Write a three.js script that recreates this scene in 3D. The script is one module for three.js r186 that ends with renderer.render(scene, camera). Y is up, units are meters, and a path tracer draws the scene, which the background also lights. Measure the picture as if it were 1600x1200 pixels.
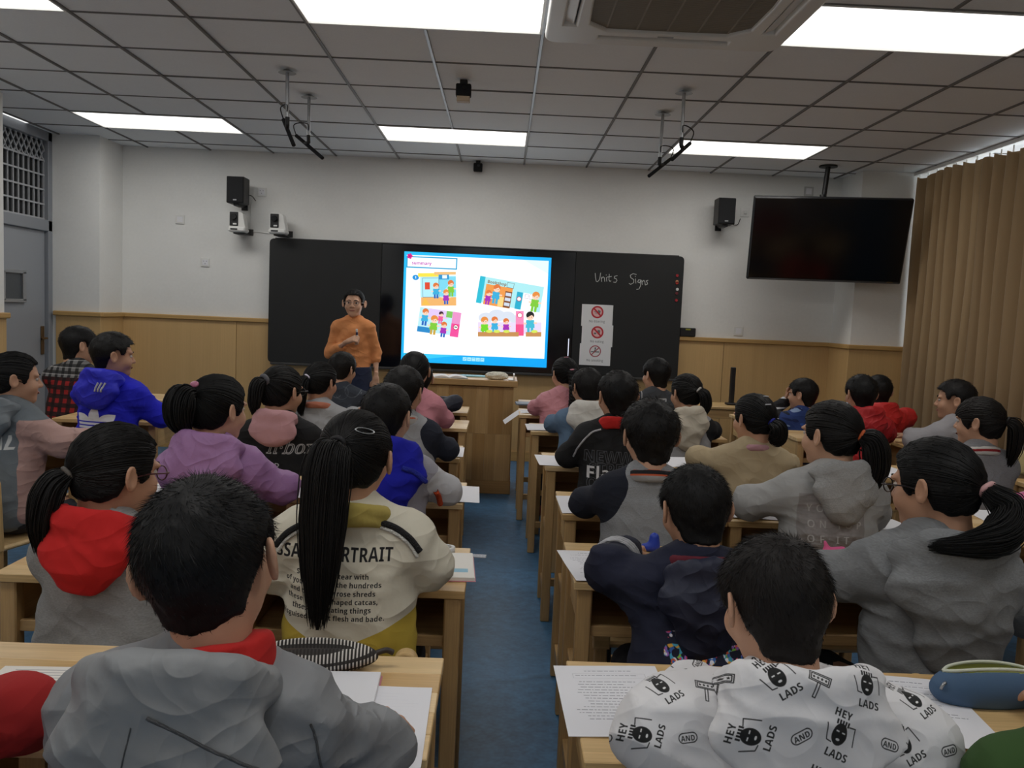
import * as THREE from 'three';
import { mergeGeometries } from 'three/addons/utils/BufferGeometryUtils.js';
import { ImprovedNoise } from 'three/addons/math/ImprovedNoise.js';
import { RectAreaLightUniformsLib } from 'three/addons/lights/RectAreaLightUniformsLib.js';

// ------------------------------------------------------------------ camera, sky, lights, exposure
const scene = new THREE.Scene();
const V = (x, y, z) => new THREE.Vector3(x, y, z);
const FOCAL = 1321, EYE = V(0, 1.48, 0);
const zAxis = V(14 / FOCAL, -113 / FOCAL, 1).normalize();            // the room's axes as the camera sees them
const xAxis = V(1, -0.042, 0); xAxis.z = -(xAxis.x * zAxis.x + xAxis.y * zAxis.y) / zAxis.z; xAxis.normalize();
const yAxis = V(0, 0, 0).crossVectors(zAxis, xAxis);
const camera = new THREE.PerspectiveCamera(2 * Math.atan(600 / FOCAL) * 180 / Math.PI, 4 / 3, 0.05, 60);
camera.position.copy(EYE);
camera.quaternion.setFromRotationMatrix(new THREE.Matrix4().makeBasis(V(xAxis.x, yAxis.x, zAxis.x), V(xAxis.y, yAxis.y, zAxis.y), V(xAxis.z, yAxis.z, zAxis.z)));
scene.background = new THREE.Color(2.5, 2.65, 2.8);                   // overcast daylight outside the curtained windows
const renderer = new THREE.WebGLRenderer({ antialias: true });
renderer.toneMapping = THREE.LinearToneMapping;
renderer.toneMappingExposure = 1.0;
renderer.shadowMap.enabled = true;
RectAreaLightUniformsLib.init();
const PANEL_LIGHT = 3.65, PANEL_GLOW = 2.2, SCREEN_GLOW = 1.15;

// a pixel of the photograph gives a direction; the distance comes from a plane of the room
const ray = (u, v) => { const d = V((u - 800) / FOCAL, (600 - v) / FOCAL, -1); return V(xAxis.dot(d), yAxis.dot(d), zAxis.dot(d)); };
const atDepth = (u, v, d) => { const r = ray(u, v); return r.multiplyScalar(d / -r.z).add(EYE); };
const atHeight = (u, v, y) => { const r = ray(u, v); return r.multiplyScalar((y - EYE.y) / r.y).add(EYE); };

// ------------------------------------------------------------------ room measures (metres)
const CEIL = 2.915, FRONT = -8.37, LEFT = -3.735, RIGHT = 3.757, BACK = 2.7, NICHE = -4.19, COLZ = -7.9, COLR = 3.265;
const TX = 0.607, TZ = 0.595, GX = 0.144, GZ = -4.5;
const DESK_H = 0.76;

// ------------------------------------------------------------------ helpers
let seedState = 12345;
const seed = (s) => { seedState = s | 0; };
const rnd = () => { seedState = (seedState + 0x6d2b79f5) | 0; let t = Math.imul(seedState ^ (seedState >>> 15), 1 | seedState); t = (t + Math.imul(t ^ (t >>> 7), 61 | t)) ^ t; return ((t ^ (t >>> 14)) >>> 0) / 4294967296; };
const rr = (a, b) => a + (b - a) * rnd();
const perlin = new ImprovedNoise();
const clamp = (x, a, b) => Math.min(b, Math.max(a, x));
const lerp = (a, b, t) => a + (b - a) * t;
const sstep = (a, b, x) => { const t = clamp((x - a) / (b - a), 0, 1); return t * t * (3 - 2 * t); };
const used = new Map();
const numbered = (name) => { const n = used.get(name) || 0; used.set(name, n + 1); return n ? name + '_' + String(n).padStart(3, '0') : name; };
function tag(o, label, category, group) { o.userData.label = label; o.userData.category = category; if (group) o.userData.group = group; return o; }
function thing(name, label, category, pos, turn = 0, group) {
  const o = new THREE.Group(); o.name = numbered(name); scene.add(o);
  if (pos) o.position.copy(pos.isVector3 ? pos : V(...pos));
  o.rotation.y = turn; return tag(o, label, category, group);
}
function part(name, geo, mat, parent, pos, rot) {
  const m = new THREE.Mesh(geo, mat); m.name = name; m.castShadow = m.receiveShadow = true;
  if (pos) m.position.set(...pos); if (rot) m.rotation.set(...rot);
  parent.add(m); return m;
}
function solo(name, geo, mat, label, category, pos, rot, group) { return tag(part(numbered(name), geo, mat, scene, pos, rot), label, category, group); }
function struct(name, geo, mat, pos, rot) { const m = part(name, geo, mat, scene, pos, rot); m.userData.kind = 'structure'; return m; }
const move = (g, x, y, z) => g.translate(x, y, z);

// chamfered box, uv in metres, grain (u) along the longest side
const boxCache = new Map();
function box(w, h, d, c = 0.004) {
  const key = [w, h, d, c].map((x) => x.toFixed(4)).join();
  if (boxCache.has(key)) return boxCache.get(key);
  c = Math.min(c, w * 0.45, h * 0.45, d * 0.45);
  const S = [w / 2, h / 2, d / 2], pos = [], nor = [], uv = [];
  const P = (s, a) => [0, 1, 2].map((i) => s[i] * (i === a ? S[i] : S[i] - c));
  const long = w >= d && w >= h ? 0 : d >= h ? 2 : 1;
  const tri = (a, b, e) => {
    const n = V(b[0] - a[0], b[1] - a[1], b[2] - a[2]).cross(V(e[0] - a[0], e[1] - a[1], e[2] - a[2])).normalize();
    const m = [a, b, e].reduce((t, p) => t + p[0] * n.x + p[1] * n.y + p[2] * n.z, 0);
    if (m < 0) { [b, e] = [e, b]; n.negate(); }
    const an = [Math.abs(n.x), Math.abs(n.y), Math.abs(n.z)], ax = an[0] >= an[1] && an[0] >= an[2] ? 0 : an[1] >= an[2] ? 1 : 2;
    const o = [0, 1, 2].filter((i) => i !== ax); if (o[1] === long) o.reverse();
    for (const p of [a, b, e]) { pos.push(...p); nor.push(n.x, n.y, n.z); uv.push(p[o[0]] + S[o[0]], p[o[1]] + S[o[1]] + ax * 0.37); }
  };
  const quad = (a, b, e, f) => { tri(a, b, e); tri(b, f, e); };
  for (let a = 0; a < 3; a++) for (const s of [-1, 1]) {
    const b = (a + 1) % 3, e = (a + 2) % 3, q = (i, j) => { const t = [0, 0, 0]; t[a] = s; t[b] = i; t[e] = j; return P(t, a); };
    quad(q(-1, -1), q(1, -1), q(-1, 1), q(1, 1));
  }
  if (c > 0) {
    for (let a = 0; a < 3; a++) { const b = (a + 1) % 3, e = (a + 2) % 3; for (const i of [-1, 1]) for (const j of [-1, 1]) { const q = (k, ax) => { const t = [0, 0, 0]; t[a] = k; t[b] = i; t[e] = j; return P(t, ax); }; quad(q(-1, b), q(1, b), q(-1, e), q(1, e)); } }
    for (const i of [-1, 1]) for (const j of [-1, 1]) for (const k of [-1, 1]) tri(P([i, j, k], 0), P([i, j, k], 1), P([i, j, k], 2));
  }
  const g = new THREE.BufferGeometry();
  g.setAttribute('position', new THREE.Float32BufferAttribute(pos, 3)); g.setAttribute('normal', new THREE.Float32BufferAttribute(nor, 3)); g.setAttribute('uv', new THREE.Float32BufferAttribute(uv, 2));
  boxCache.set(key, g); return g;
}
const at = (g, x, y, z, rx = 0, ry = 0, rz = 0) => g.clone().applyMatrix4(new THREE.Matrix4().makeRotationFromEuler(new THREE.Euler(rx, ry, rz)).setPosition(x, y, z));
const plainGeo = (g) => { const q = g.index ? g.toNonIndexed() : g; for (const k of Object.keys(q.attributes)) if (!['position', 'normal', 'uv'].includes(k)) q.deleteAttribute(k); return q; };
const join = (list) => mergeGeometries(list.map(plainGeo));
const cyl = (r0, r1, h, n = 20) => new THREE.CylinderGeometry(r0, r1, h, n);
function tube(pts, r, n = 24, m = 8, closed = false) { return new THREE.TubeGeometry(new THREE.CatmullRomCurve3(pts.map((p) => p.isVector3 ? p : V(...p)), closed), n, r, m, closed); }

// ------------------------------------------------------------------ textures and materials
const lin = (r, g, b) => new THREE.Color().setRGB(r, g, b);
const rgb = (r, g, b) => new THREE.Color().setRGB(r / 255, g / 255, b / 255, THREE.SRGBColorSpace);
function canvas(w, h, draw, srgb = true) {
  const c = document.createElement('canvas'); c.width = w; c.height = h; draw(c.getContext('2d'), w, h);
  const t = new THREE.CanvasTexture(c); if (srgb) t.colorSpace = THREE.SRGBColorSpace; t.wrapS = t.wrapT = THREE.RepeatWrapping; t.magFilter = THREE.LinearFilter; return t;
}
function dataTex(w, h, f, srgb = true) {
  const a = new Uint8Array(w * h * 4);
  for (let y = 0; y < h; y++) for (let x = 0; x < w; x++) { const c = f(x / w, y / h), o = (y * w + x) * 4; a[o] = clamp(c[0], 0, 255); a[o + 1] = clamp(c[1], 0, 255); a[o + 2] = clamp(c[2], 0, 255); a[o + 3] = 255; }
  const t = new THREE.DataTexture(a, w, h); if (srgb) t.colorSpace = THREE.SRGBColorSpace; t.wrapS = t.wrapT = THREE.RepeatWrapping; t.magFilter = THREE.LinearFilter; t.minFilter = THREE.LinearFilter; t.needsUpdate = true; return t;
}
// tiling noise: blends the noise with its copy shifted by one period
const tnoise = (u, v, fu, fv, s) => { const a = perlin.noise(u * fu, v * fv, s), b = perlin.noise((u - 1) * fu, v * fv, s), c = perlin.noise(u * fu, (v - 1) * fv, s), d = perlin.noise((u - 1) * fu, (v - 1) * fv, s); return lerp(lerp(a, b, u), lerp(c, d, u), v); };
const std = (o) => new THREE.MeshStandardMaterial(o);
const phy = (o) => new THREE.MeshPhysicalMaterial(o);
function woodTex(base, amp, seedv, fu = 5, fv = 60) {
  return dataTex(512, 256, (u, v) => {
    const ring = tnoise(u, v, fu * 0.6, 9, seedv) * 0.9 + tnoise(u, v, fu, fv, seedv + 7) * 0.7 + tnoise(u, v, fu * 4, fv * 1.7, seedv + 3) * 0.35;
    const k = 1 + amp * ring; return [base[0] * k, base[1] * (1 + amp * ring * 1.15), base[2] * (1 + amp * ring * 1.4)];
  });
}
const rep = (t, x, y) => { const c = t.clone(); c.repeat.set(x, y); c.needsUpdate = true; return c; };
const M = {};
// pine desk boards: a few tones
M.pine = [[222, 190, 138], [212, 178, 124], [228, 198, 150], [206, 168, 112]].map((b, i) => std({ map: rep(woodTex(b, 0.12, 3.1 + i * 5.7), 1.1, 4), roughness: 0.42 }));
M.pineLeg = std({ map: rep(woodTex([192, 156, 106], 0.12, 41), 1.2, 5), roughness: 0.5 });
M.oak = [[206, 170, 116], [201, 165, 112]].map((b, i) => std({ map: rep(woodTex(b, 0.06, 21 + i * 4, 3, 110), 0.5, 1.2), roughness: 0.5 }));
M.oakCap = std({ map: rep(woodTex([192, 154, 96], 0.07, 29, 3, 60), 0.6, 4), roughness: 0.5 });
M.lectern = [[188, 150, 98], [178, 138, 86], [198, 160, 108]].map((b, i) => std({ map: rep(woodTex(b, 0.1, 61 + i * 9, 4, 50), 1, 2), roughness: 0.45 }));
M.wall = std({ map: dataTex(256, 256, (u, v) => { const n = 233 + 3 * tnoise(u, v, 40, 40, 2) + 3 * tnoise(u, v, 6, 6, 5); return [n, n, n - 3]; }), bumpMap: dataTex(256, 256, (u, v) => { const n = 128 + 60 * tnoise(u, v, 60, 60, 9); return [n, n, n]; }, false), bumpScale: 0.0006, roughness: 0.9 });
M.tile = [0, 1].map((i) => std({ map: dataTex(256, 256, (u, v) => { const n = 240 + 5 * tnoise(u, v, 70, 70, 2 + i) + 2 * tnoise(u, v, 9, 9, 5 + i); return [n - 5, n - 2, n]; }), roughness: 0.95 }));
M.grid = std({ color: rgb(150, 150, 152), roughness: 0.4, metalness: 0.75 });
M.gridDark = std({ color: rgb(120, 118, 116), roughness: 0.7 });
M.floor = std({ map: dataTex(1024, 1024, (u, v) => { const n = tnoise(u, v, 90, 90, 1) * 0.5 + tnoise(u, v, 30, 30, 4) * 0.7 + tnoise(u, v, 8, 8, 6) * 0.35; const k = 1 + 0.28 * n; return [62 * k, 108 * k, 146 * k]; }), roughness: 0.42 });
M.floor.map.repeat.set(0.7, 0.7);
M.blackboard = std({ map: dataTex(512, 256, (u, v) => { const n = tnoise(u, v, 12, 5, 3) * 3 + tnoise(u, v, 80, 80, 8) * 2.2; return [24 + n, 26 + n, 27 + n]; }), roughness: 0.55 });
M.blackGlass = phy({ color: rgb(12, 13, 18), roughness: 0.12 });
M.tvGlass = phy({ color: rgb(8, 8, 9), roughness: 0.16 });
M.black = std({ color: rgb(22, 22, 24), roughness: 0.5 });
M.blackMatt = std({ color: rgb(16, 17, 20), roughness: 0.85 });
M.darkGrey = std({ color: rgb(62, 61, 60), roughness: 0.6 });
M.alu = std({ color: rgb(170, 172, 175), roughness: 0.35, metalness: 0.8 });
M.whitePlastic = std({ color: rgb(225, 225, 222), roughness: 0.4 });
M.paper = std({ color: rgb(232, 232, 236), roughness: 0.8 });
M.doorGrey = std({ color: rgb(150, 154, 160), roughness: 0.45 });
M.frameGrey = std({ color: rgb(138, 142, 148), roughness: 0.45 });
M.dark = std({ color: rgb(40, 42, 44), roughness: 0.8 });
M.brass = std({ color: rgb(120, 96, 66), roughness: 0.35, metalness: 0.7 });
// ------------------------------------------------------------------ the room
{
  // floor and shell
  const floorGeo = new THREE.BoxGeometry(9, 0.1, BACK - FRONT + 0.6); const fuv = floorGeo.attributes.uv, fp = floorGeo.attributes.position;
  for (let i = 0; i < fuv.count; i++) fuv.setXY(i, fp.getX(i), fp.getZ(i));
  struct('floor', floorGeo, M.floor, [0, -0.05, (BACK + FRONT) / 2]);
  const zc = (BACK + FRONT) / 2, zl = BACK - FRONT;
  const ceiling = struct('ceiling', new THREE.BoxGeometry(9.1, 0.1, zl + 0.4), M.tile[0], [0, CEIL + 0.1, zc]);
  // mineral-fibre tiles, one mesh each, in a metal grid
  const tileGeo = box(TX - 0.016, 0.018, TZ - 0.016, 0.002), pieces = new Map();
  const lightCols = [-6, -2, 2], isLight = (i, j) => lightCols.some((c) => i === c || i === c + 1) && ((j % 5) + 5) % 5 === 0;
  const isAc = (i, j) => (i === 0 || i === 1) && (j === 0 || j === 1);
  seed(5);
  for (let i = -8; i <= 6; i++) for (let j = -7; j <= 12; j++) {
    // column i spans GX + i*TX .. +TX ; row j spans GZ + j*TZ .. +TZ (row 0 holds the second row of lights)
    const x0 = Math.max(GX + i * TX, NICHE - 0.1), x1 = Math.min(GX + (i + 1) * TX, 4.15), z0 = Math.max(GZ + j * TZ, FRONT), z1 = Math.min(GZ + (j + 1) * TZ, BACK);
    if (x1 - x0 < 0.04 || z1 - z0 < 0.04 || isLight(i, j) || isAc(i, j)) continue;
    const full = x1 - x0 > TX - 0.01 && z1 - z0 > TZ - 0.01;
    const g = full ? tileGeo : box(x1 - x0 - 0.012, 0.018, z1 - z0 - 0.012, 0.002);
    part('ceiling_tile', g, M.tile[(i * 7 + j * 3 + 70) % 2], ceiling, [(x0 + x1) / 2, 0.012 - 0.1 + rr(-0.0015, 0.0015), (z0 + z1) / 2 - zc], [0, 0, rr(-0.002, 0.002)]);
  }
  for (let i = -7; i <= 6; i++) { let a = -7; for (let j = -7; j <= 13; j++) { const stop = j === 13 || (isLight(i, j) && isLight(i - 1, j)) || (isAc(i, j) && isAc(i - 1, j)); if (!stop) continue; const z0 = Math.max(GZ + a * TZ, FRONT), z1 = Math.min(GZ + j * TZ, BACK); if (z1 - z0 > 0.05) part('grid_runner', box(0.016, 0.012, z1 - z0, 0.001), i >= -2 && i <= 0 ? M.grid : M.gridDark, ceiling, [GX + i * TX, -0.1, (z0 + z1) / 2 - zc]); a = j + 1; } }
  for (let j = -6; j <= 12; j++) part('cross_runner', box(8.3, 0.008, 0.012, 0.001), M.gridDark, ceiling, [0, -0.0985, GZ + j * TZ - zc]);

  // walls
  const wallBox = (w, h, d) => { const g = new THREE.BoxGeometry(w, h, d), uv = g.attributes.uv, p = g.attributes.position, n = g.attributes.normal; for (let i = 0; i < uv.count; i++) uv.setXY(i, Math.abs(n.getX(i)) > 0.5 ? p.getZ(i) : p.getX(i), Math.abs(n.getY(i)) > 0.5 ? p.getZ(i) : p.getY(i)); return g; };
  const H = CEIL + 0.05;
  const wallFront = struct('wall_front', wallBox(8.8, H, 0.2), M.wall, [0, H / 2, FRONT - 0.1]);
  struct('wall_back', wallBox(8.8, H, 0.2), M.wall, [0, H / 2, BACK + 0.1]);
  const wallLeft = struct('wall_left', wallBox(0.6, H, BACK + 6.4), M.wall, [LEFT - 0.3, H / 2, (BACK - 6.4) / 2]);
  struct('wall_left_niche', wallBox(0.2, H, 2.3), M.wall, [NICHE - 0.23, H / 2, -7.3]);
  const colL = struct('wall_left_column', wallBox(0.6, H, 0.47), M.wall, [LEFT - 0.3, H / 2, COLZ - 0.235]);
  const colR = struct('wall_right_column', wallBox(1.0, H, 0.47), M.wall, [COLR + 0.5, H / 2, COLZ - 0.235]);
  // window wall behind the curtain
  const winZ0 = -7.7, winZ1 = BACK - 0.3;
  struct('wall_right', wallBox(0.2, 0.95, BACK - COLZ), M.wall, [4.2, 0.475, (BACK + COLZ) / 2]);
  struct('wall_right_lintel', wallBox(0.2, H - 2.86, BACK - COLZ), M.wall, [4.2, (H + 2.86) / 2, (BACK + COLZ) / 2]);
  for (let k = 0; k < 6; k++) {
    const za = lerp(winZ0, winZ1, k / 6), zb = lerp(winZ0, winZ1, (k + 1) / 6), w = struct('window_' + (k + 1), join([box(0.08, 1.91, 0.06, 0.004), at(box(0.08, 1.91, 0.06, 0.004), 0, 0, zb - za - 0.06), at(box(0.08, 0.06, zb - za, 0.004), 0, 0.925, (zb - za) / 2 - 0.03), at(box(0.08, 0.06, zb - za, 0.004), 0, -0.925, (zb - za) / 2 - 0.03)]), M.whitePlastic, [4.2, 1.905, za + 0.03]);
    part('pane', new THREE.PlaneGeometry(zb - za - 0.1, 1.8), phy({ color: lin(0.95, 0.97, 0.97), transmission: 1, roughness: 0.02, thickness: 0 }), w, [0, 0, (zb - za) / 2 - 0.03], [0, Math.PI / 2, 0]);
  }
  struct('wall_right_pier', wallBox(0.2, 2, 0.25), M.wall, [4.2, 1.9, COLZ + 0.1]); struct('wall_right_pier_end', wallBox(0.2, 2, 0.35), M.wall, [4.2, 1.9, BACK - 0.14]);

  // wainscot: veneer panels, each a piece, and a cap rail
  const WH = 1.272, wain = (parent, px, pz, list, axis, sign) => {
    const o = parent.position; let n = 0;
    for (const [a, b] of list) {
      const w = b - a - 0.004, g = axis === 'x' ? box(w, WH, 0.018, 0.002) : box(0.018, WH, w, 0.002);
      const c = (a + b) / 2; part('wainscot_panel', g, M.oak[n++ % 2], parent, axis === 'x' ? [c - o.x, WH / 2 - o.y, pz + 0.009 * sign - o.z] : [px + 0.009 * sign - o.x, WH / 2 - o.y, c - o.z]);
    }
    const a = list[0][0], b = list[list.length - 1][1], w = b - a + 0.03;
    part('cap_rail', axis === 'x' ? box(w, 0.042, 0.045, 0.006) : box(0.045, 0.042, w, 0.006), M.oakCap, parent, axis === 'x' ? [(a + b) / 2 - o.x, WH + 0.02 - o.y, pz + 0.02 * sign - o.z] : [px + 0.02 * sign - o.x, WH + 0.02 - o.y, (a + b) / 2 - o.z]);
    part('skirting', axis === 'x' ? box(w - 0.03, 0.1, 0.014, 0.003) : box(0.014, 0.1, w - 0.03, 0.003), M.oakCap, parent, axis === 'x' ? [(a + b) / 2 - o.x, 0.05 - o.y, pz + 0.024 * sign - o.z] : [px + 0.024 * sign - o.x, 0.05 - o.y, (a + b) / 2 - o.z]);
  };
  const fe = [LEFT, -2.61, -1.39, -0.17, 1.05, 2.2, COLR], pairs = (e) => e.slice(1).map((x, i) => [e[i], x]);
  wain(wallFront, 0, FRONT, pairs(fe), 'x', 1);
  wain(colL, 0, COLZ, [[NICHE + 0.06, LEFT + 0.019]], 'x', 1); wain(colR, 0, COLZ, [[COLR - 0.019, 4.1]], 'x', 1);
  wain(colL, LEFT, 0, [[FRONT, COLZ]], 'z', 1); wain(colR, COLR, 0, [[FRONT, COLZ]], 'z', -1);
  wain(wallLeft, LEFT, 0, pairs([-6.4, -5.2, -4, -2.8, -1.6, -0.4, 0.8, 2.0, BACK]), 'z', 1);

  // door in the niche on the left
  const door = struct('door_1', join([at(box(0.09, CEIL, 0.07, 0.005), 0, CEIL / 2, -0.72), at(box(0.09, CEIL, 0.07, 0.005), 0, CEIL / 2, 0.72), at(box(0.09, 0.1, 1.5, 0.005), 0, 2.08, 0), at(box(0.26, 0.1, 1.5, 0.005), -0.085, CEIL - 0.03, 0)]), M.frameGrey, [NICHE - 0.02, 0, -7.15]);
  const leaf = part('door_leaf', box(0.045, 2.02, 0.93, 0.004), M.doorGrey, door, [-0.012, 1.02, -0.215]);
  part('door_leaf', box(0.045, 2.02, 0.42, 0.004), M.doorGrey, door, [-0.012, 1.02, 0.465]);
  part('window_frame', join([at(box(0.03, 0.03, 0.34, 0.003), 0, 0.125, 0), at(box(0.03, 0.03, 0.34, 0.003), 0, -0.125, 0), at(box(0.03, 0.25, 0.03, 0.003), 0, 0, 0.155), at(box(0.03, 0.25, 0.05, 0.003), 0, 0, -0.145)]), M.alu, door, [0.02, 1.52, -0.17]);
  part('window_pane', box(0.012, 0.22, 0.29, 0), phy({ color: rgb(70, 74, 78), roughness: 0.1 }), door, [0.012, 1.52, -0.17]);
  part('lock_plate', box(0.012, 0.26, 0.05, 0.006), M.brass, door, [0.018, 1.04, -0.625]);
  part('door_handle', tube([[0.02, 1.06, -0.625], [0.06, 1.06, -0.625], [0.065, 1.06, -0.6], [0.065, 1.055, -0.52]], 0.009, 16, 8), M.brass, door);
  part('transom_glass', box(0.01, 0.74, 1.38, 0), M.dark, door, [-0.03, 2.5, 0]);
  for (const c of [...door.children]) if (/window|lock|handle/.test(c.name)) leaf.attach(c);
  const bars = [];
  for (let k = 0; k <= 17; k++) bars.push(at(box(0.012, 0.55, 0.012, 0), 0, 2.405, -0.68 + k * 0.08));
  for (const y of [2.14, 2.27, 2.4, 2.53, 2.66]) bars.push(at(box(0.012, 0.014, 1.38, 0), 0.004, y, 0));
  for (let k = -3; k <= 17; k++) for (const s of [-1, 1]) bars.push(at(box(0.01, 0.27, 0.01, 0), 0.004 + s * 0.003, 2.755, -0.6 + k * 0.08 - 0.0, s * 0.62, 0, 0));
  part('transom_lattice', join(bars), std({ color: rgb(176, 178, 182), roughness: 0.4 }), door, [0.0, 0, 0]);

  // flat ceiling lights
  const spots = [[-7.18, 'row beside the blackboard wall'], [-4.2, 'second row from the blackboard wall'], [-1.23, 'third row from the blackboard wall'], [1.75, 'row beside the back wall']];
  const where = ['on the door side', 'in the middle', 'on the curtain side'];
  spots.forEach(([z, say]) => lightCols.forEach((c, k) => {
    const x = GX + (c + 1) * TX, w = 2 * TX - 0.02, d = TZ - 0.02;
    const t = thing('ceiling_light', 'bright flat rectangular ceiling light ' + where[k] + ', ' + say, 'ceiling light', [x, CEIL, z], 0, 'flat ceiling light panels');
    part('frame', join([at(box(w, 0.03, 0.014, 0.002), 0, 0.008, d / 2), at(box(w, 0.03, 0.014, 0.002), 0, 0.008, -d / 2), at(box(0.014, 0.03, d, 0.002), w / 2, 0.008, 0), at(box(0.014, 0.03, d, 0.002), -w / 2, 0.008, 0)]), M.whitePlastic, t);
    part('diffuser', box(w - 0.014, 0.012, d - 0.014, 0.001), std({ color: 0xffffff, emissive: lin(1, 0.985, 0.96), emissiveIntensity: PANEL_GLOW, roughness: 0.6 }), t, [0, 0.012, 0]);
    const l = new THREE.RectAreaLight(lin(1, 0.975, 0.93), PANEL_LIGHT, w - 0.02, d - 0.02); l.name = 'ceiling_light_lamp'; l.rotation.x = -Math.PI / 2; l.position.y = -0.004; l.castShadow = true; t.add(l);
  }));

  // curtains on the window side
  const curtainMat = [[146, 121, 89], [140, 115, 84]].map((c) => phy({ color: rgb(...c), roughness: 0.95, transmission: 0.12, thickness: 0, bumpMap: rep(dataTex(128, 128, (u, v) => { const n = 128 + 50 * tnoise(u, v, 60, 30, 3) + 30 * tnoise(u, v, 12, 90, 5); return [n, n, n]; }, false), 5, 5), bumpScale: 0.001 }));
  seed(77);
  const edges = [-7.86, -6.75, -5.4, -3.6, -1.6, 0.5, BACK - 0.1], say = ['nearest the blackboard wall', 'second from the blackboard wall', 'third from the blackboard wall', 'fourth from the blackboard wall', 'fifth from the blackboard wall', 'nearest the back wall'];
  for (let k = 0; k < 6; k++) {
    const z0 = edges[k], z1 = edges[k + 1] + 0.015, len = z1 - z0, nz = Math.round(len * 90), ny = 22, ph = rr(0, 6), top = 2.852 - (k % 2) * 0.018;
    const pos = [], uv = [], idx = [], f0 = rr(0, 50);
    for (let i = 0; i <= nz; i++) for (let j = 0; j <= ny; j++) {
      const z = z0 + len * i / nz, y = lerp(top - 0.012 * Math.cos((z - z0) * 48), 0.03, j / ny), t = j / ny;
      const warp = z + 0.03 * perlin.noise(z * 2.2, t * 1.6, f0) , a = 2 * Math.PI * (warp * 6.4) + ph, s = Math.sin(a);
      const amp = (0.048 + 0.02 * perlin.noise(z * 3, f0, t)) * (0.75 + 0.35 * t);
      pos.push(RIGHT - 0.01 + amp * (Math.sign(s) * Math.pow(Math.abs(s), 0.75)) + 0.012 * perlin.noise(z * 9, t * 2, f0 + 3), y, z + 0.012 * Math.cos(a)); uv.push(z, y);
      if (i < nz && j < ny) { const q = i * (ny + 1) + j; idx.push(q, q + 1, q + ny + 1, q + 1, q + ny + 2, q + ny + 1); }
    }
    const g = new THREE.BufferGeometry(); g.setAttribute('position', new THREE.Float32BufferAttribute(pos, 3)); g.setAttribute('uv', new THREE.Float32BufferAttribute(uv, 2)); g.setIndex(idx); g.computeVertexNormals();
    const c = thing('curtain', 'long brown pleated curtain on the window side, ' + say[k], 'curtain', [0, 0, 0]);
    part('cloth', g, curtainMat[k % 2], c);
    const hooks = []; for (let z = z0 + 0.06; z < z1; z += 0.156) hooks.push(at(box(0.01, 0.05, 0.01, 0.002), RIGHT - 0.01, top + 0.02, z)); part('hook', join(hooks), M.whitePlastic, c).userData.kind = 'stuff';
  }
  const track = solo('curtain_track', join([at(box(0.05, 0.03, BACK - COLZ - 0.05, 0.004), 0, 0, 0), at(box(0.03, 0.02, BACK - COLZ - 0.05, 0.003), 0.06, 0.005, 0)]), M.whitePlastic, 'white curtain track along the ceiling above the brown curtains', 'curtain track', [RIGHT - 0.01, CEIL - 0.016, (BACK + COLZ) / 2]);
}

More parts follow.
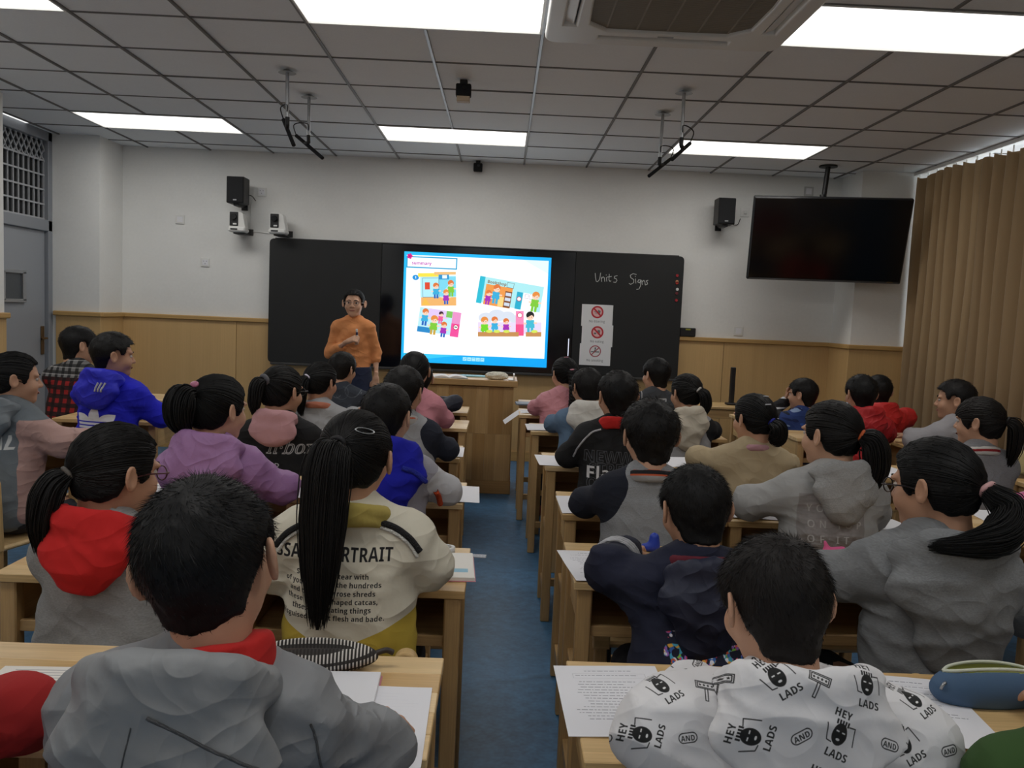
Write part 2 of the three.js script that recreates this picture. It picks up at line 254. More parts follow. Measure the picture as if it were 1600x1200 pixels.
// ------------------------------------------------------------------ blackboard with the screen, writing and signs
const BZ = FRONT + 0.075;
{
  const t = thing('blackboard', 'wide black sliding blackboard wall unit with a screen in its middle', 'blackboard', [0, 0, 0]);
  const y0 = 0.893, y1 = 2.088, xa = -2.282, xb = 1.742, m0 = -1.2, m1 = 0.69, yc = (y0 + y1) / 2, h = y1 - y0;
  const rounded = (x0, x1, r0, r1) => { const s = new THREE.Shape(), a = 0.045; s.moveTo(x0 + (r0 ? a : 0), y0); s.lineTo(x1 - (r1 ? a : 0), y0); if (r1) s.quadraticCurveTo(x1, y0, x1, y0 + a); s.lineTo(x1, y1 - (r1 ? a : 0)); if (r1) s.quadraticCurveTo(x1, y1, x1 - a, y1); s.lineTo(x0 + (r0 ? a : 0), y1); if (r0) s.quadraticCurveTo(x0, y1, x0, y1 - a); s.lineTo(x0, y0 + (r0 ? a : 0)); if (r0) s.quadraticCurveTo(x0, y0, x0 + a, y0); return new THREE.ExtrudeGeometry(s, { depth: 0.055, bevelEnabled: true, bevelThickness: 0.006, bevelSize: 0.004, bevelSegments: 2, curveSegments: 8 }); };
  const left = part('writing_panel', rounded(xa, m0 - 0.004, true, false), M.blackboard, t, [0, 0, BZ - 0.061]);
  // chalk writing goes on the right panel's own print
  const W = 1024, Hh = 1160, cx = (x) => (x - m1) / (xb - m1) * W, cy = (y) => (y1 - y) / h * Hh;
  const chalk = canvas(W, Hh, (c) => {
    c.fillStyle = 'rgb(25,27,28)'; c.fillRect(0, 0, W, Hh); seed(9);
    for (let i = 0; i < 2600; i++) { c.fillStyle = `rgba(200,205,205,${rr(0, 0.02)})`; const x = rr(0, W), y = rr(0, Hh); c.fillRect(x, y, rr(2, 40), rr(1, 5)); }
    const strokes = [[[253, 172], [256, 215], [262, 248], [276, 254], [292, 236], [301, 205], [306, 168]], [[312, 208], [316, 252]], [[316, 222], [330, 205], [343, 214], [347, 252]], [[363, 212], [367, 250]], [[361, 186], [362, 189]], [[392, 180], [388, 236], [398, 252], [408, 244]], [[372, 208], [414, 202]], [[444, 200], [441, 220], [460, 224], [467, 241], [455, 260], [434, 258]], [[444, 200], [470, 194]],
      [[658, 182], [626, 174], [599, 190], [604, 214], [634, 234], [632, 263], [603, 280], [588, 270]], [[651, 226], [655, 268]], [[648, 200], [649, 203]], [[702, 236], [680, 235], [672, 256], [692, 265], [703, 238], [700, 292], [686, 325], [662, 330]], [[712, 240], [717, 282]], [[717, 254], [733, 240], [742, 256], [746, 284]], [[773, 240], [755, 246], [766, 263], [769, 277], [749, 286]]];
    c.lineCap = c.lineJoin = 'round';
    for (const s of strokes) for (let k = 0; k < 3; k++) {
      c.strokeStyle = `rgba(228,230,228,${[0.75, 0.4, 0.3][k]})`; c.lineWidth = [5.5, 7.5, 3][k]; c.beginPath();
      s.forEach(([x, y], i) => { const p = atDepth(890 + x / 6.316, 400 + y / 6.316, -BZ), q = [cx(p.x) + rr(-0.8, 0.8), cy(p.y) + rr(-0.8, 0.8)]; i ? c.lineTo(...q) : c.moveTo(...q); }); c.stroke();
    }
  });
  const rg = rounded(m1 + 0.004, xb, false, true), ru = rg.attributes.uv, rp = rg.attributes.position;
  for (let i = 0; i < ru.count; i++) ru.setXY(i, (rp.getX(i) - m1) / (xb - m1), (rp.getY(i) - y0) / h);
  part('writing_panel', rg, std({ map: chalk, roughness: 0.6 }), t, [0, 0, BZ - 0.061]);
  const glass = part('display_glass', box(m1 - m0, h, 0.058, 0.004), M.blackGlass, t, [(m0 + m1) / 2, yc, BZ - 0.029]);
  part('bottom_rail', box(xb - xa - 0.05, 0.022, 0.085, 0.004), M.darkGrey, t, [(xa + xb) / 2, y0 - 0.012, BZ - 0.03]);
  part('top_rail', box(xb - xa - 0.1, 0.01, 0.07, 0.002), M.darkGrey, t, [(xa + xb) / 2, y1 + 0.006, BZ - 0.034]);

  // the lit slide
  const SW = 1360, SH = 1020;
  const slide = canvas(SW, SH, (c) => {
    const grad = (x0, y0, x1, y1, a, b) => { const g = c.createLinearGradient(x0, y0, x1, y1); g.addColorStop(0, a); g.addColorStop(1, b); return g; };
    c.fillStyle = grad(0, 0, SW, SH, '#22b8ee', '#0aa0ee'); c.fillRect(0, 0, SW, SH);
    c.fillStyle = '#ffffff'; c.fillRect(24, 30, SW - 48, SH - 112);
    c.fillStyle = '#dff6fc'; c.beginPath(); c.moveTo(SW - 260, 30); c.lineTo(SW - 24, 30); c.lineTo(SW - 24, 150); c.fill();
    c.fillStyle = '#38c4f0'; c.beginPath(); c.moveTo(24, SH - 82); c.lineTo(560, SH - 82); c.lineTo(200, SH - 30); c.lineTo(24, SH - 30); c.fill();
    for (let k = 0; k < 5; k++) { c.fillStyle = 'rgba(190,235,255,0.85)'; c.fillRect(576 + k * 41, SH - 66, 36, 34); c.strokeStyle = '#2aa6e6'; c.lineWidth = 4; c.beginPath(); c.moveTo(584 + k * 41, SH - 40 - k % 3 * 8); c.lineTo(604 + k * 41, SH - 58 + k % 2 * 10); c.stroke(); }
    // title box
    c.fillStyle = '#fff'; c.fillRect(28, 40, 462, 108); c.strokeStyle = '#2f9fce'; c.lineWidth = 11; c.strokeRect(28, 46, 458, 96);
    c.fillStyle = '#cf1f86'; for (let k = 0; k < 5; k++) { c.beginPath(); c.arc(52 + 15 * Math.cos(k * 1.257), 42 + 15 * Math.sin(k * 1.257), 11, 0, 7); c.fill(); } c.fillStyle = '#7a1668'; c.beginPath(); c.arc(52, 42, 6, 0, 7); c.fill();
    c.fillStyle = '#b01fa8'; c.font = 'bold 40px sans-serif'; c.fillText('summary', 72, 116);
    c.fillStyle = '#1d8fd8'; c.beginPath(); c.ellipse(112, 235, 30, 24, 0, 0, 7); c.fill(); c.fillStyle = '#fff'; c.font = 'bold 30px sans-serif'; c.fillText('1', 104, 246);
    const kid = (x, y, s, hair, top, low, dark) => { // a small drawn figure
      c.save(); c.translate(x, y); c.scale(s, s);
      c.fillStyle = low; c.fillRect(-20, 42, 17, 46); c.fillRect(4, 42, 17, 46); c.fillStyle = top; c.beginPath(); c.moveTo(-26, 0); c.lineTo(26, 0); c.lineTo(30, 52); c.lineTo(-30, 52); c.fill();
      c.fillStyle = '#f6cdb4'; c.fillRect(-44, 18, 20, 11); c.fillRect(24, 14, 22, 11); c.beginPath(); c.arc(0, -22, 24, 0, 7); c.fill();
      c.fillStyle = hair; c.beginPath(); c.arc(0, -30, 27, Math.PI, 0); c.lineTo(24, -18); c.lineTo(12, -34); c.lineTo(-22, -16); c.fill();
      c.fillStyle = '#4a3020'; c.fillRect(-9, -22, 4, 5); c.fillRect(7, -22, 4, 5); c.restore();
    };
    const frame = (x, y, a, f) => { c.save(); c.translate(x, y); c.rotate(a); f(); c.restore(); };
    frame(330, 350, -0.05, () => { // shop window
      c.fillStyle = '#aee6f4'; c.fillRect(-170, -140, 330, 200); c.fillStyle = '#7ad2ea'; c.fillRect(0, -130, 160, 180); c.fillStyle = '#f2dc4a'; c.fillRect(-190, -165, 190, 34); c.fillStyle = '#e8b878'; c.fillRect(-40, -175, 200, 26); c.fillStyle = '#2a8fc8'; c.fillRect(0, -150, 96, 44); c.fillStyle = '#e3effa'; c.fillRect(34, -146, 44, 32);
      c.fillStyle = '#eab06a'; c.fillRect(-165, 58, 325, 78); c.fillStyle = '#d8472e'; c.fillRect(-128, -80, 46, 66); c.fillStyle = '#edb94e'; c.beginPath(); c.moveTo(-160, 130); c.lineTo(-130, 60); c.lineTo(-80, 130); c.fill();
      c.strokeStyle = '#4b5a64'; c.lineWidth = 3; c.strokeRect(-148, -120, 150, 176); c.strokeStyle = '#dff'; c.beginPath(); c.moveTo(30, 20); c.lineTo(120, -80); c.stroke();
      kid(-26, -20, 1, '#d9743a', '#3aa9d6', '#2462b8'); kid(112, -40, 1.05, '#d9743a', '#7cc43a', '#7cc43a'); kid(66, 40, 0.95, '#e08a40', '#a02fb0', '#2a5cc0');
    });
    frame(326, 640, 0.1, () => { // meal
      c.fillStyle = '#b6e6f2'; c.fillRect(-176, -118, 330, 220); c.fillStyle = '#dcc4ee'; c.fillRect(-90, -118, 180, 80); c.fillStyle = '#e58fc4'; c.fillRect(132, -118, 78, 230); c.fillStyle = '#ea4f9a'; c.fillRect(132, -10, 78, 122); c.fillStyle = '#2a86c4'; c.fillRect(-176, 60, 120, 50); c.fillStyle = '#7cbf5a'; c.fillRect(74, -118, 56, 60);
      c.fillStyle = '#fff'; c.beginPath(); c.arc(176, 22, 22, 0, 7); c.fill(); c.strokeStyle = '#c8243c'; c.lineWidth = 6; c.stroke(); c.fillStyle = '#333'; c.fillRect(162, 16, 26, 9);
      kid(-120, -50, 1.1, '#d9743a', '#3aa9d6', '#2462b8'); kid(26, -60, 0.8, '#3a2233', '#e55a9a', '#e55a9a'); kid(-30, 10, 1.25, '#e08a40', '#7cc43a', '#c8a040'); kid(66, 42, 1.0, '#d9743a', '#a02fb0', '#2462b8');
    });
    frame(990, 360, 0.13, () => { // book shop and door
      c.fillStyle = '#a9e4ea'; c.fillRect(-300, -128, 600, 240); c.fillStyle = '#2bb7cf'; c.fillRect(-300, -128, 50, 250); c.fillStyle = '#e8964a'; c.fillRect(-232, -66, 250, 190); c.fillStyle = '#7a4a2e'; c.fillRect(-46, -30, 64, 150); c.fillStyle = '#c9d4e4'; for (let k = 0; k < 3; k++) c.fillRect(-40, -18 + k * 46, 52, 30);
      c.fillStyle = '#f0d080'; c.fillRect(-100, 30, 50, 90); c.fillStyle = '#7a5a3a'; c.font = 'bold 38px sans-serif'; c.fillText('Bookshop', -226, -76); c.strokeStyle = '#555'; c.lineWidth = 3; c.strokeRect(-40, -112, 62, 46);
      c.fillStyle = '#27a8c8'; c.fillRect(62, -44, 56, 160); c.fillStyle = '#fff'; c.fillRect(122, -44, 118, 170); c.strokeStyle = '#98a'; c.strokeRect(140, -36, 30, 40); c.strokeRect(182, -36, 30, 40); c.fillStyle = '#fff'; c.beginPath(); c.arc(90, 20, 19, 0, 7); c.fill(); c.strokeStyle = '#c8243c'; c.lineWidth = 5; c.stroke();
      kid(-196, 40, 0.95, '#d9743a', '#a02fb0', '#a02fb0'); kid(-128, -8, 1.25, '#d9743a', '#3aa9d6', '#3aa9d6'); kid(240, 0, 1.3, '#e08a40', '#7cc43a', '#7cc43a');
    });
    frame(1000, 630, -0.04, () => { // table
      c.fillStyle = '#e3d4f4'; c.fillRect(-296, -20, 590, 110); c.fillStyle = '#d3dbe8'; for (const [x, y, r] of [[-220, -60, 70], [-120, -80, 80], [-20, -70, 70], [40, -50, 50]]) { c.beginPath(); c.ellipse(x, y, r, r * 0.7, 0, 0, 7); c.fill(); }
      c.fillStyle = '#f08ab8'; c.fillRect(56, -124, 74, 230); c.fillStyle = '#ea4f88'; c.fillRect(56, 0, 74, 106); c.fillStyle = '#fff'; c.beginPath(); c.arc(94, -84, 22, 0, 7); c.fill(); c.strokeStyle = '#c8243c'; c.lineWidth = 5; c.stroke();
      kid(-234, 0, 1.25, '#e08a40', '#6fd02a', '#6fd02a'); kid(-140, -10, 1.1, '#d9743a', '#3aa9d6', '#3aa9d6'); kid(-34, 0, 1, '#d9743a', '#a02fb0', '#2a5cc0'); kid(190, -40, 1.4, '#222', '#43b6cf', '#43b6cf');
      c.fillStyle = '#c08a52'; c.fillRect(-296, 72, 380, 42); c.fillRect(150, 72, 144, 42); c.fillStyle = '#cfe35a'; for (const x of [-190, -120, -30, 230]) { c.beginPath(); c.ellipse(x, 66, 30, 14, 0, 0, 7); c.fill(); }
    });
  });
  slide.wrapS = slide.wrapT = THREE.ClampToEdgeWrapping;
  const sx0 = -0.981, sx1 = 0.449, sy0 = 0.95, sy1 = 2.022;
  const sc = part('lit_screen', new THREE.PlaneGeometry(sx1 - sx0, sy1 - sy0), std({ color: 0x000000, emissive: 0xffffff, emissiveMap: slide, emissiveIntensity: SCREEN_GLOW, roughness: 0.3 }), t, [(sx0 + sx1) / 2, (sy0 + sy1) / 2, BZ + 0.0015]);
  sc.userData.label = 'lit screen showing a white slide titled summary with four drawn pictures';
  glass.attach(sc);
  const sl = new THREE.RectAreaLight(lin(0.85, 0.95, 1), SCREEN_GLOW * 0.55, sx1 - sx0, sy1 - sy0); sl.name = 'screen_glow'; sl.position.set((sx0 + sx1) / 2, (sy0 + sy1) / 2, BZ + 0.006); sl.rotation.y = Math.PI; sl.castShadow = true; t.add(sl);
  const pill = part('touch_handle', box(0.008, 0.17, 0.004, 0.002), std({ color: 0xffffff, emissive: 0xdfe8ff, emissiveIntensity: 0.8 }), t, [0.655, 1.16, BZ + 0.003]); pill.userData.label = 'small white lit slider mark';

  // three printed signs stuck on the board
  const names = ['No littering', 'No eating', 'No smoking'];
  const spotsPx = [[909, 476, 957, 510], [909, 508, 957, 541], [905, 537, 954, 571]];
  spotsPx.forEach(([u0, v0, u1, v1], k) => {
    const a = atDepth(u0, v0, -BZ), b = atDepth(u1, v1, -BZ), w = 0.305, hh = 0.212, kk = k;
    const tex = canvas(512, 356, (c, W2, H2) => {
      c.fillStyle = '#e9eaec'; c.fillRect(0, 0, W2, H2); const x = 256, y = 122, r = 96;
      c.fillStyle = kk < 2 ? 'rgba(235,190,190,1)' : '#e4e2e2'; c.beginPath(); c.arc(x, y, r, 0, 7); c.fill();
      c.fillStyle = '#6f7578'; c.strokeStyle = '#6f7578'; c.lineWidth = 14;
      if (kk === 0) { c.beginPath(); c.moveTo(x + 10, y - 40); c.lineTo(x + 55, y - 20); c.lineTo(x + 40, y + 40); c.lineTo(x + 5, y + 25); c.fill(); c.fillRect(x - 55, y - 10, 60, 10); c.fillRect(x - 40, y + 12, 40, 9); }
      if (kk === 1) { c.beginPath(); c.ellipse(x - 38, y + 20, 22, 15, 0, 0, 7); c.fill(); c.beginPath(); c.moveTo(x, y - 40); c.lineTo(x + 46, y - 34); c.lineTo(x + 40, y + 28); c.lineTo(x + 8, y + 34); c.fill(); }
      if (kk === 2) { c.fillRect(x - 70, y + 2, 136, 17); c.beginPath(); c.arc(x, y - 50, 14, 0, 7); c.fill(); c.beginPath(); c.moveTo(x + 6, y - 40); c.lineTo(x - 30, y + 30); c.stroke(); }
      c.strokeStyle = kk === 2 ? '#a8505a' : '#c4323c'; c.lineWidth = kk === 2 ? 16 : 26; c.beginPath(); c.arc(x, y, r - 8, 0, 7); c.stroke(); c.beginPath(); const d = kk === 2 ? -1 : 1; c.moveTo(x - 60 * 1, y - 60 * d); c.lineTo(x + 60, y + 60 * d); c.stroke();
      c.fillStyle = '#74767a'; c.font = '52px sans-serif'; c.textAlign = 'center'; c.fillText(names[kk], x, 292);
    });
    const g = new THREE.BoxGeometry(w, hh, 0.0015);
    const p = solo('sign_sheet', g, std({ map: tex, roughness: 0.85 }), ['white sign sheet with red no littering circle, topmost on the blackboard', 'white sign sheet with red no eating circle, between two other sheets', 'white sign sheet with crossed no smoking circle, lowest on the blackboard'][k], 'paper sign', [(a.x + b.x) / 2, (a.y + b.y) / 2, BZ + 0.003 + k * 0.002]);
  });
  // round magnets at the board's edge
  [[1061, 193, [170, 40, 48]], [1059, 252, [224, 150, 110]], [1059, 266, [190, 60, 50]], [1062, 329, [225, 225, 225]], [1056, 368, [110, 40, 48]], [1052, 437, [165, 40, 52]]].forEach(([x, y, c], k) => {
    const p = atDepth(890 + x / 6.316, 400 + y / 6.316, -BZ);
    solo('magnet', cyl(0.0135, 0.0145, 0.012, 16).rotateX(Math.PI / 2), std({ color: rgb(...c), roughness: 0.4 }), [ 'round red magnet topmost in the column on the blackboard edge', 'round peach magnet on the blackboard edge', 'round orange red magnet just under the peach one', 'round white magnet on the blackboard edge', 'round dark maroon magnet under the white one', 'round red magnet lowest in the column on the blackboard edge'][k], 'magnet', [p.x, p.y, BZ + 0.007]);
  });
}
// ------------------------------------------------------------------ wall and ceiling fixtures
{
  // loudspeakers on wall brackets
  for (const [u, v, say] of [[371.5, 298, 'black wall loudspeaker above the two white cameras'], [1132.5, 331, 'black wall loudspeaker beside the hanging television']]) {
    const p = atDepth(u, v, 8.13), t = thing('loudspeaker', say, 'loudspeaker', p);
    part('cabinet', box(0.165, 0.245, 0.17, 0.006), M.darkGrey, t, [0, 0, -0.01]);
    part('grille', box(0.158, 0.238, 0.014, 0.006), M.blackMatt, t, [0, 0, 0.08]);
    part('badge', box(0.032, 0.012, 0.003, 0.001), M.alu, t, [0.0, -0.095, 0.088]);
    part('wall_bracket', join([at(box(0.05, 0.03, 0.16, 0.003), 0, -0.13, -0.03), at(box(0.06, 0.08, 0.012, 0.002), 0, -0.12, -0.232 + 0.01), at(box(0.03, 0.03, 0.13, 0.003), 0, -0.11, -0.15)]), M.black, t);
    const s = u < 700 ? 1 : 1; part('cable', tube(u < 700 ? [[0.08, -0.03, -0.05], [0.1, -0.03, -0.1], [0.105, -0.06, -0.225]] : [[0.08, -0.02, -0.06], [0.13, -0.09, -0.2], [0.19, -0.09, -0.225], [0.215, -0.03, -0.228]], 0.004, 16, 6), M.black, t);
  }
  const plug = atDepth(1164, 332, 8.36); solo('wall_socket', join([box(0.086, 0.086, 0.008, 0.003), at(box(0.03, 0.03, 0.02, 0.003), 0, 0, 0.012)]), M.whitePlastic, 'white wall socket with the loudspeaker cable plugged in', 'socket', [plug.x, plug.y, FRONT + 0.004]);
  // white pan cameras
  for (const [u, v, say] of [[371, 347, 'white pan camera under the black loudspeaker'], [434, 350, 'white pan camera above the blackboard corner']]) {
    const p = atDepth(u, v, 8.2), t = thing('pan_camera', say, 'camera', p);
    part('base', box(0.165, 0.045, 0.15, 0.014), M.whitePlastic, t, [0.01, -0.075, 0]);
    const s = new THREE.Shape(); s.moveTo(-0.062, -0.055); s.lineTo(0.085, -0.055); s.lineTo(0.058, 0.075); s.quadraticCurveTo(0.05, 0.09, 0.02, 0.092); s.lineTo(-0.05, 0.092); s.lineTo(-0.062, 0.08);
    part('body', new THREE.ExtrudeGeometry(s, { depth: 0.09, bevelEnabled: true, bevelThickness: 0.008, bevelSize: 0.006, bevelSegments: 2 }), M.whitePlastic, t, [0, 0, -0.05]);
    part('lens_face', box(0.08, 0.13, 0.012, 0.004), M.black, t, [-0.018, 0.025, 0.05]);
    part('lens', cyl(0.026, 0.03, 0.03, 24).rotateX(Math.PI / 2), M.blackGlass, t, [-0.018, 0.045, 0.062]);
    part('badge', box(0.034, 0.014, 0.004, 0.001), M.whitePlastic, t, [-0.008, -0.022, 0.057]);
    part('slot', box(0.066, 0.014, 0.004, 0.001), M.black, t, [-0.01, -0.072, 0.076]);
    part('wall_bracket', join([at(box(0.11, 0.012, 0.17, 0.003), 0.02, -0.105, -0.07), at(box(0.09, 0.06, 0.012, 0.002), 0.06, -0.08, -0.162)]), M.darkGrey, t);
  }
  const ca = atDepth(390, 362, 8.36), cb = atDepth(422, 365, 8.36), cc = atDepth(392, 318, 8.36);
  solo('camera_cable', join([tube([[cc.x, cc.y, FRONT + 0.005], [cc.x, (cc.y + ca.y) / 2, FRONT + 0.005], [ca.x, ca.y, FRONT + 0.005]], 0.004, 12, 6), tube([[ca.x, ca.y, FRONT + 0.005], [(ca.x + cb.x) / 2, ca.y, FRONT + 0.005], [cb.x, cb.y, FRONT + 0.005]], 0.005, 12, 6)]), M.whitePlastic, 'thin white cable on the wall joining the two pan cameras', 'cable');
  // sockets and switches
  for (const [u, v, w, say] of [[409, 300, 0.088, 'white wall socket beside the black loudspeaker'], [281, 343, 0.086, 'blank white wall plate between the left column and the loudspeaker'.replace('left ', '')], [320.5, 410, 0.086, 'white wall socket above the wainscot beside the blackboard'], [1264, 299, 0.092, 'grey wall plate behind the hanging television'], [1154, 517.5, 0.09, 'white switch plate just above the wainscot']]) {
    const p = atDepth(u, v, 8.36), t = thing('wall_plate', say, 'wall plate', [p.x, p.y, FRONT + 0.005]);
    part('plate', box(w, w, 0.01, 0.003), u === 1264 ? std({ color: rgb(196, 196, 194), roughness: 0.5 }) : M.whitePlastic, t);
    part('inset', box(w * 0.62, w * 0.62, 0.004, 0.001), M.paper, t, [0, 0, 0.0055]);
    if ([409, 320.5].includes(u)) part('pin_holes', join([at(box(0.008, 0.004, 0.002, 0), -0.014, 0.012, 0.008), at(box(0.008, 0.004, 0.002, 0), 0.014, 0.012, 0.008), at(box(0.004, 0.009, 0.002, 0), 0, -0.012, 0.008)]), M.dark, t);
  }
  const bb = atDepth(1074.5, 519.5, 8.33), bx = thing('control_box', 'small black box standing on the wainscot rail beside the blackboard', 'device', [bb.x, 1.3135, FRONT + 0.026]);
  part('case', box(0.155, 0.085, 0.05, 0.006), M.black, bx, [0, 0.0435, 0]); part('indicator', box(0.05, 0.014, 0.003, 0.001), std({ color: rgb(150, 150, 50), roughness: 0.4 }), bx, [0, 0.07, 0.026]);

  // hanging microphones
  const mics = [[449, 109, 449, 188, 443, 187, 459, 227, 0.06, 'longest rod'], [483, 148, 482, 216, 463, 212, 504, 247, 0.1, ''], [1069, 141, 1065, 220, 1078, 224, 1050, 249, 0.1, ''], [1036, 175, 1031, 250, 1047, 249, 1014, 275, 0.1, '']];
  const micSay = ['black rod microphone hung from the ceiling, farther from blackboard on the door side', 'black rod microphone hung from the ceiling, nearer to blackboard on the door side', 'black rod microphone hung from the ceiling, farther from blackboard on the curtain side', 'black rod microphone hung from the ceiling, nearer to blackboard on the curtain side'];
  mics.forEach(([u, v, ru, rv, a, b, c, d, dz], k) => {
    const top = atHeight(u, v, CEIL), dep = -top.z, low = atDepth(ru, rv, dep), e0 = atDepth(a, b, dep + dz), e1 = atDepth(c, d, dep - dz), t = thing('hanging_microphone', micSay[k], 'microphone', top, 0, 'rod microphones hanging from the ceiling');
    const L = (p) => p.clone().sub(top);
    part('flange', cyl(0.012, 0.055, 0.02, 24), M.alu, t, [0, -0.01, 0]);
    part('rod', tube([V(0, 0, 0), L(low).multiplyScalar(0.5), L(low)], 0.011, 4, 10), M.alu, t);
    const m = e0.clone().lerp(e1, 0.35), dir = e1.clone().sub(e0), len = dir.length(); dir.normalize();
    part('clamp', tube([L(low).add(V(0, 0.02, 0)), L(low).add(V(0, -0.03, 0)), L(m)], 0.014, 8, 10), M.black, t);
    const body = cyl(0.0125, 0.0125, len, 14), mesh = part('microphone_body', body, M.blackMatt, t); mesh.position.copy(L(e0.clone().lerp(e1, 0.5))); mesh.quaternion.setFromUnitVectors(V(0, 1, 0), dir);
    part('cable', tube([L(e0), L(e0).add(V(Math.sign(low.x - e0.x || 1) * -0.02, 0.07, 0)), L(low).add(V(0, 0.09, 0.012)), L(low).add(V(0, 0.05, 0.012))], 0.004, 20, 6), M.black, t);
  });

  // small ceiling devices
  for (const [u, v, w, say, tail] of [[725, 126, 0.095, 'small black ceiling camera with a pale base between the light panels', 1], [747, 250, 0.085, 'small black ceiling sensor at the top of the blackboard wall', 0]]) {
    const p = atHeight(u, v, CEIL), t = thing('ceiling_sensor', say, 'device', p);
    if (!tail) p.z = t.position.z = FRONT + 0.07;
    part('bracket', box(w * 0.5, 0.03, 0.05, 0.003), M.black, t, [0, -0.015, 0]);
    part('case', box(w, 0.075, 0.07, 0.006), M.blackMatt, t, [0, -0.062, 0]);
    part('lens', cyl(0.014, 0.014, 0.012, 16).rotateX(Math.PI / 2), M.blackGlass, t, [0.005, -0.05, 0.038]);
    if (tail) part('base', box(w * 0.85, 0.035, 0.06, 0.004), std({ color: rgb(186, 165, 140), roughness: 0.6 }), t, [0, -0.115, 0]);
  }

  // television on a ceiling pole
  {
    const top = atHeight(1297, 258, CEIL), mid = atDepth(1293, 376, -top.z - 0.06), t = thing('television', 'large switched off black television hung from a ceiling pole', 'television', [mid.x, mid.y, mid.z]);
    const q = new THREE.Euler(0.33, -0.19, 0.0, 'YXZ');
    const put = (n, g, m, x, y, z) => { const k = part(n, g, m, t); const p = V(x, y, z).applyEuler(q); k.position.copy(p); k.setRotationFromEuler(q); return k; };
    put('housing', box(1.345, 0.765, 0.05, 0.008), M.black, 0, 0, -0.028); put('screen', box(1.32, 0.73, 0.006, 0.002), M.tvGlass, 0, 0.008, 0); put('lower_trim', box(1.3, 0.012, 0.008, 0.002), M.darkGrey, 0, -0.372, 0.0); put('logo_badge', box(0.05, 0.008, 0.004, 0.001), M.brass, 0.58, -0.366, 0.004);
    const r = V(top.x - mid.x, CEIL - mid.y, top.z - mid.z);
    part('pole', tube([[r.x - 0.03, 0.1, -0.12], [r.x - 0.015, r.y * 0.55, -0.12], [r.x, r.y, -0.1]], 0.022, 8, 14), M.black, t); part('pole_sleeve', tube([[r.x - 0.03, 0.12, -0.12], [r.x - 0.02, 0.42, -0.12]], 0.03, 4, 14), M.black, t);
    part('mount_plate', box(0.4, 0.3, 0.06, 0.004), M.black, t, [0, 0.0, -0.085], [0.33, -0.19, 0]); part('ceiling_flange', cyl(0.08, 0.08, 0.012, 24), M.black, t, [r.x, r.y - 0.007, -0.1]);
  }

  // ceiling cassette air conditioner
  {
    const x = GX + TX, z = GZ + TZ, t = thing('air_conditioner', 'white square ceiling air conditioner with a grey brown slatted grille', 'air conditioner', [x, CEIL, z]);
    const half = 0.585, s = new THREE.Shape(), r = 0.07; const rr4 = (s2, a, b) => { s2.moveTo(-a + b, -a); s2.lineTo(a - b, -a); s2.quadraticCurveTo(a, -a, a, -a + b); s2.lineTo(a, a - b); s2.quadraticCurveTo(a, a, a - b, a); s2.lineTo(-a + b, a); s2.quadraticCurveTo(-a, a, -a, a - b); s2.lineTo(-a, -a + b); s2.quadraticCurveTo(-a, -a, -a + b, -a); };
    rr4(s, half, r);
    const oct = (a, c, mid) => { const pts = []; for (let k = 0; k < 4; k++) { const q = k * Math.PI / 2, R = (px, py) => new THREE.Vector2(px * Math.cos(q) - py * Math.sin(q), px * Math.sin(q) + py * Math.cos(q)); pts.push(R(a, -c), R(a + mid, 0), R(a, c), R(c, a)); } return pts; };
    const hole = new THREE.Path(); oct(0.4, 0.3, 0.012).forEach((p, i) => i ? hole.lineTo(p.x, p.y) : hole.moveTo(p.x, p.y)); hole.closePath(); s.holes.push(hole);
    for (let k = 0; k < 4; k++) { const q = k * Math.PI / 2, h = new THREE.Path(), R = (px, py) => [px * Math.cos(q) - py * Math.sin(q), px * Math.sin(q) + py * Math.cos(q)]; [[0.445, -0.34], [0.525, -0.34], [0.525, 0.34], [0.445, 0.34]].forEach(([a, b], i) => i ? h.lineTo(...R(a, b)) : h.moveTo(...R(a, b))); h.closePath(); s.holes.push(h); }
    const g = new THREE.ExtrudeGeometry(s, { depth: 0.022, bevelEnabled: true, bevelThickness: 0.014, bevelSize: 0.012, bevelSegments: 3, curveSegments: 10 }); g.rotateX(Math.PI / 2);
    part('panel', g, M.whitePlastic, t, [0, -0.004, 0]);
    for (let k = 0; k < 4; k++) { const q = k * Math.PI / 2; part('louvre', box(0.05, 0.008, 0.67, 0.003), M.whitePlastic, t, [0.488 * Math.cos(q), -0.018, -0.488 * Math.sin(q)], [0, q, 0]).rotateZ(0.35); part('vent_slot', box(0.09, 0.004, 0.7, 0), M.dark, t, [0.485 * Math.cos(q), 0.004, -0.485 * Math.sin(q)], [0, q, 0]); }
    const slats = [], gm = std({ color: rgb(138, 130, 116), roughness: 0.6 }); for (let k = -32; k <= 32; k++) { const zz = k * 0.0122, w = Math.abs(zz) < 0.3 ? 0.82 : 0.82 - (Math.abs(zz) - 0.3) * 2; slats.push(at(box(w, 0.006, 0.0075, 0), 0, 0, zz)); }
    for (let k = -2; k <= 2; k++) slats.push(at(box(0.01, 0.009, 0.78, 0.001), k * 0.15, 0, 0));
    part('grille', join(slats), gm, t, [0, -0.02, 0]); part('filter', box(0.82, 0.004, 0.82, 0), std({ color: rgb(96, 90, 80), roughness: 0.9 }), t, [0, -0.006, 0]); part('maker_plate', box(0.08, 0.003, 0.012, 0.001), M.alu, t, [0, -0.041, -0.43]);
  }
}

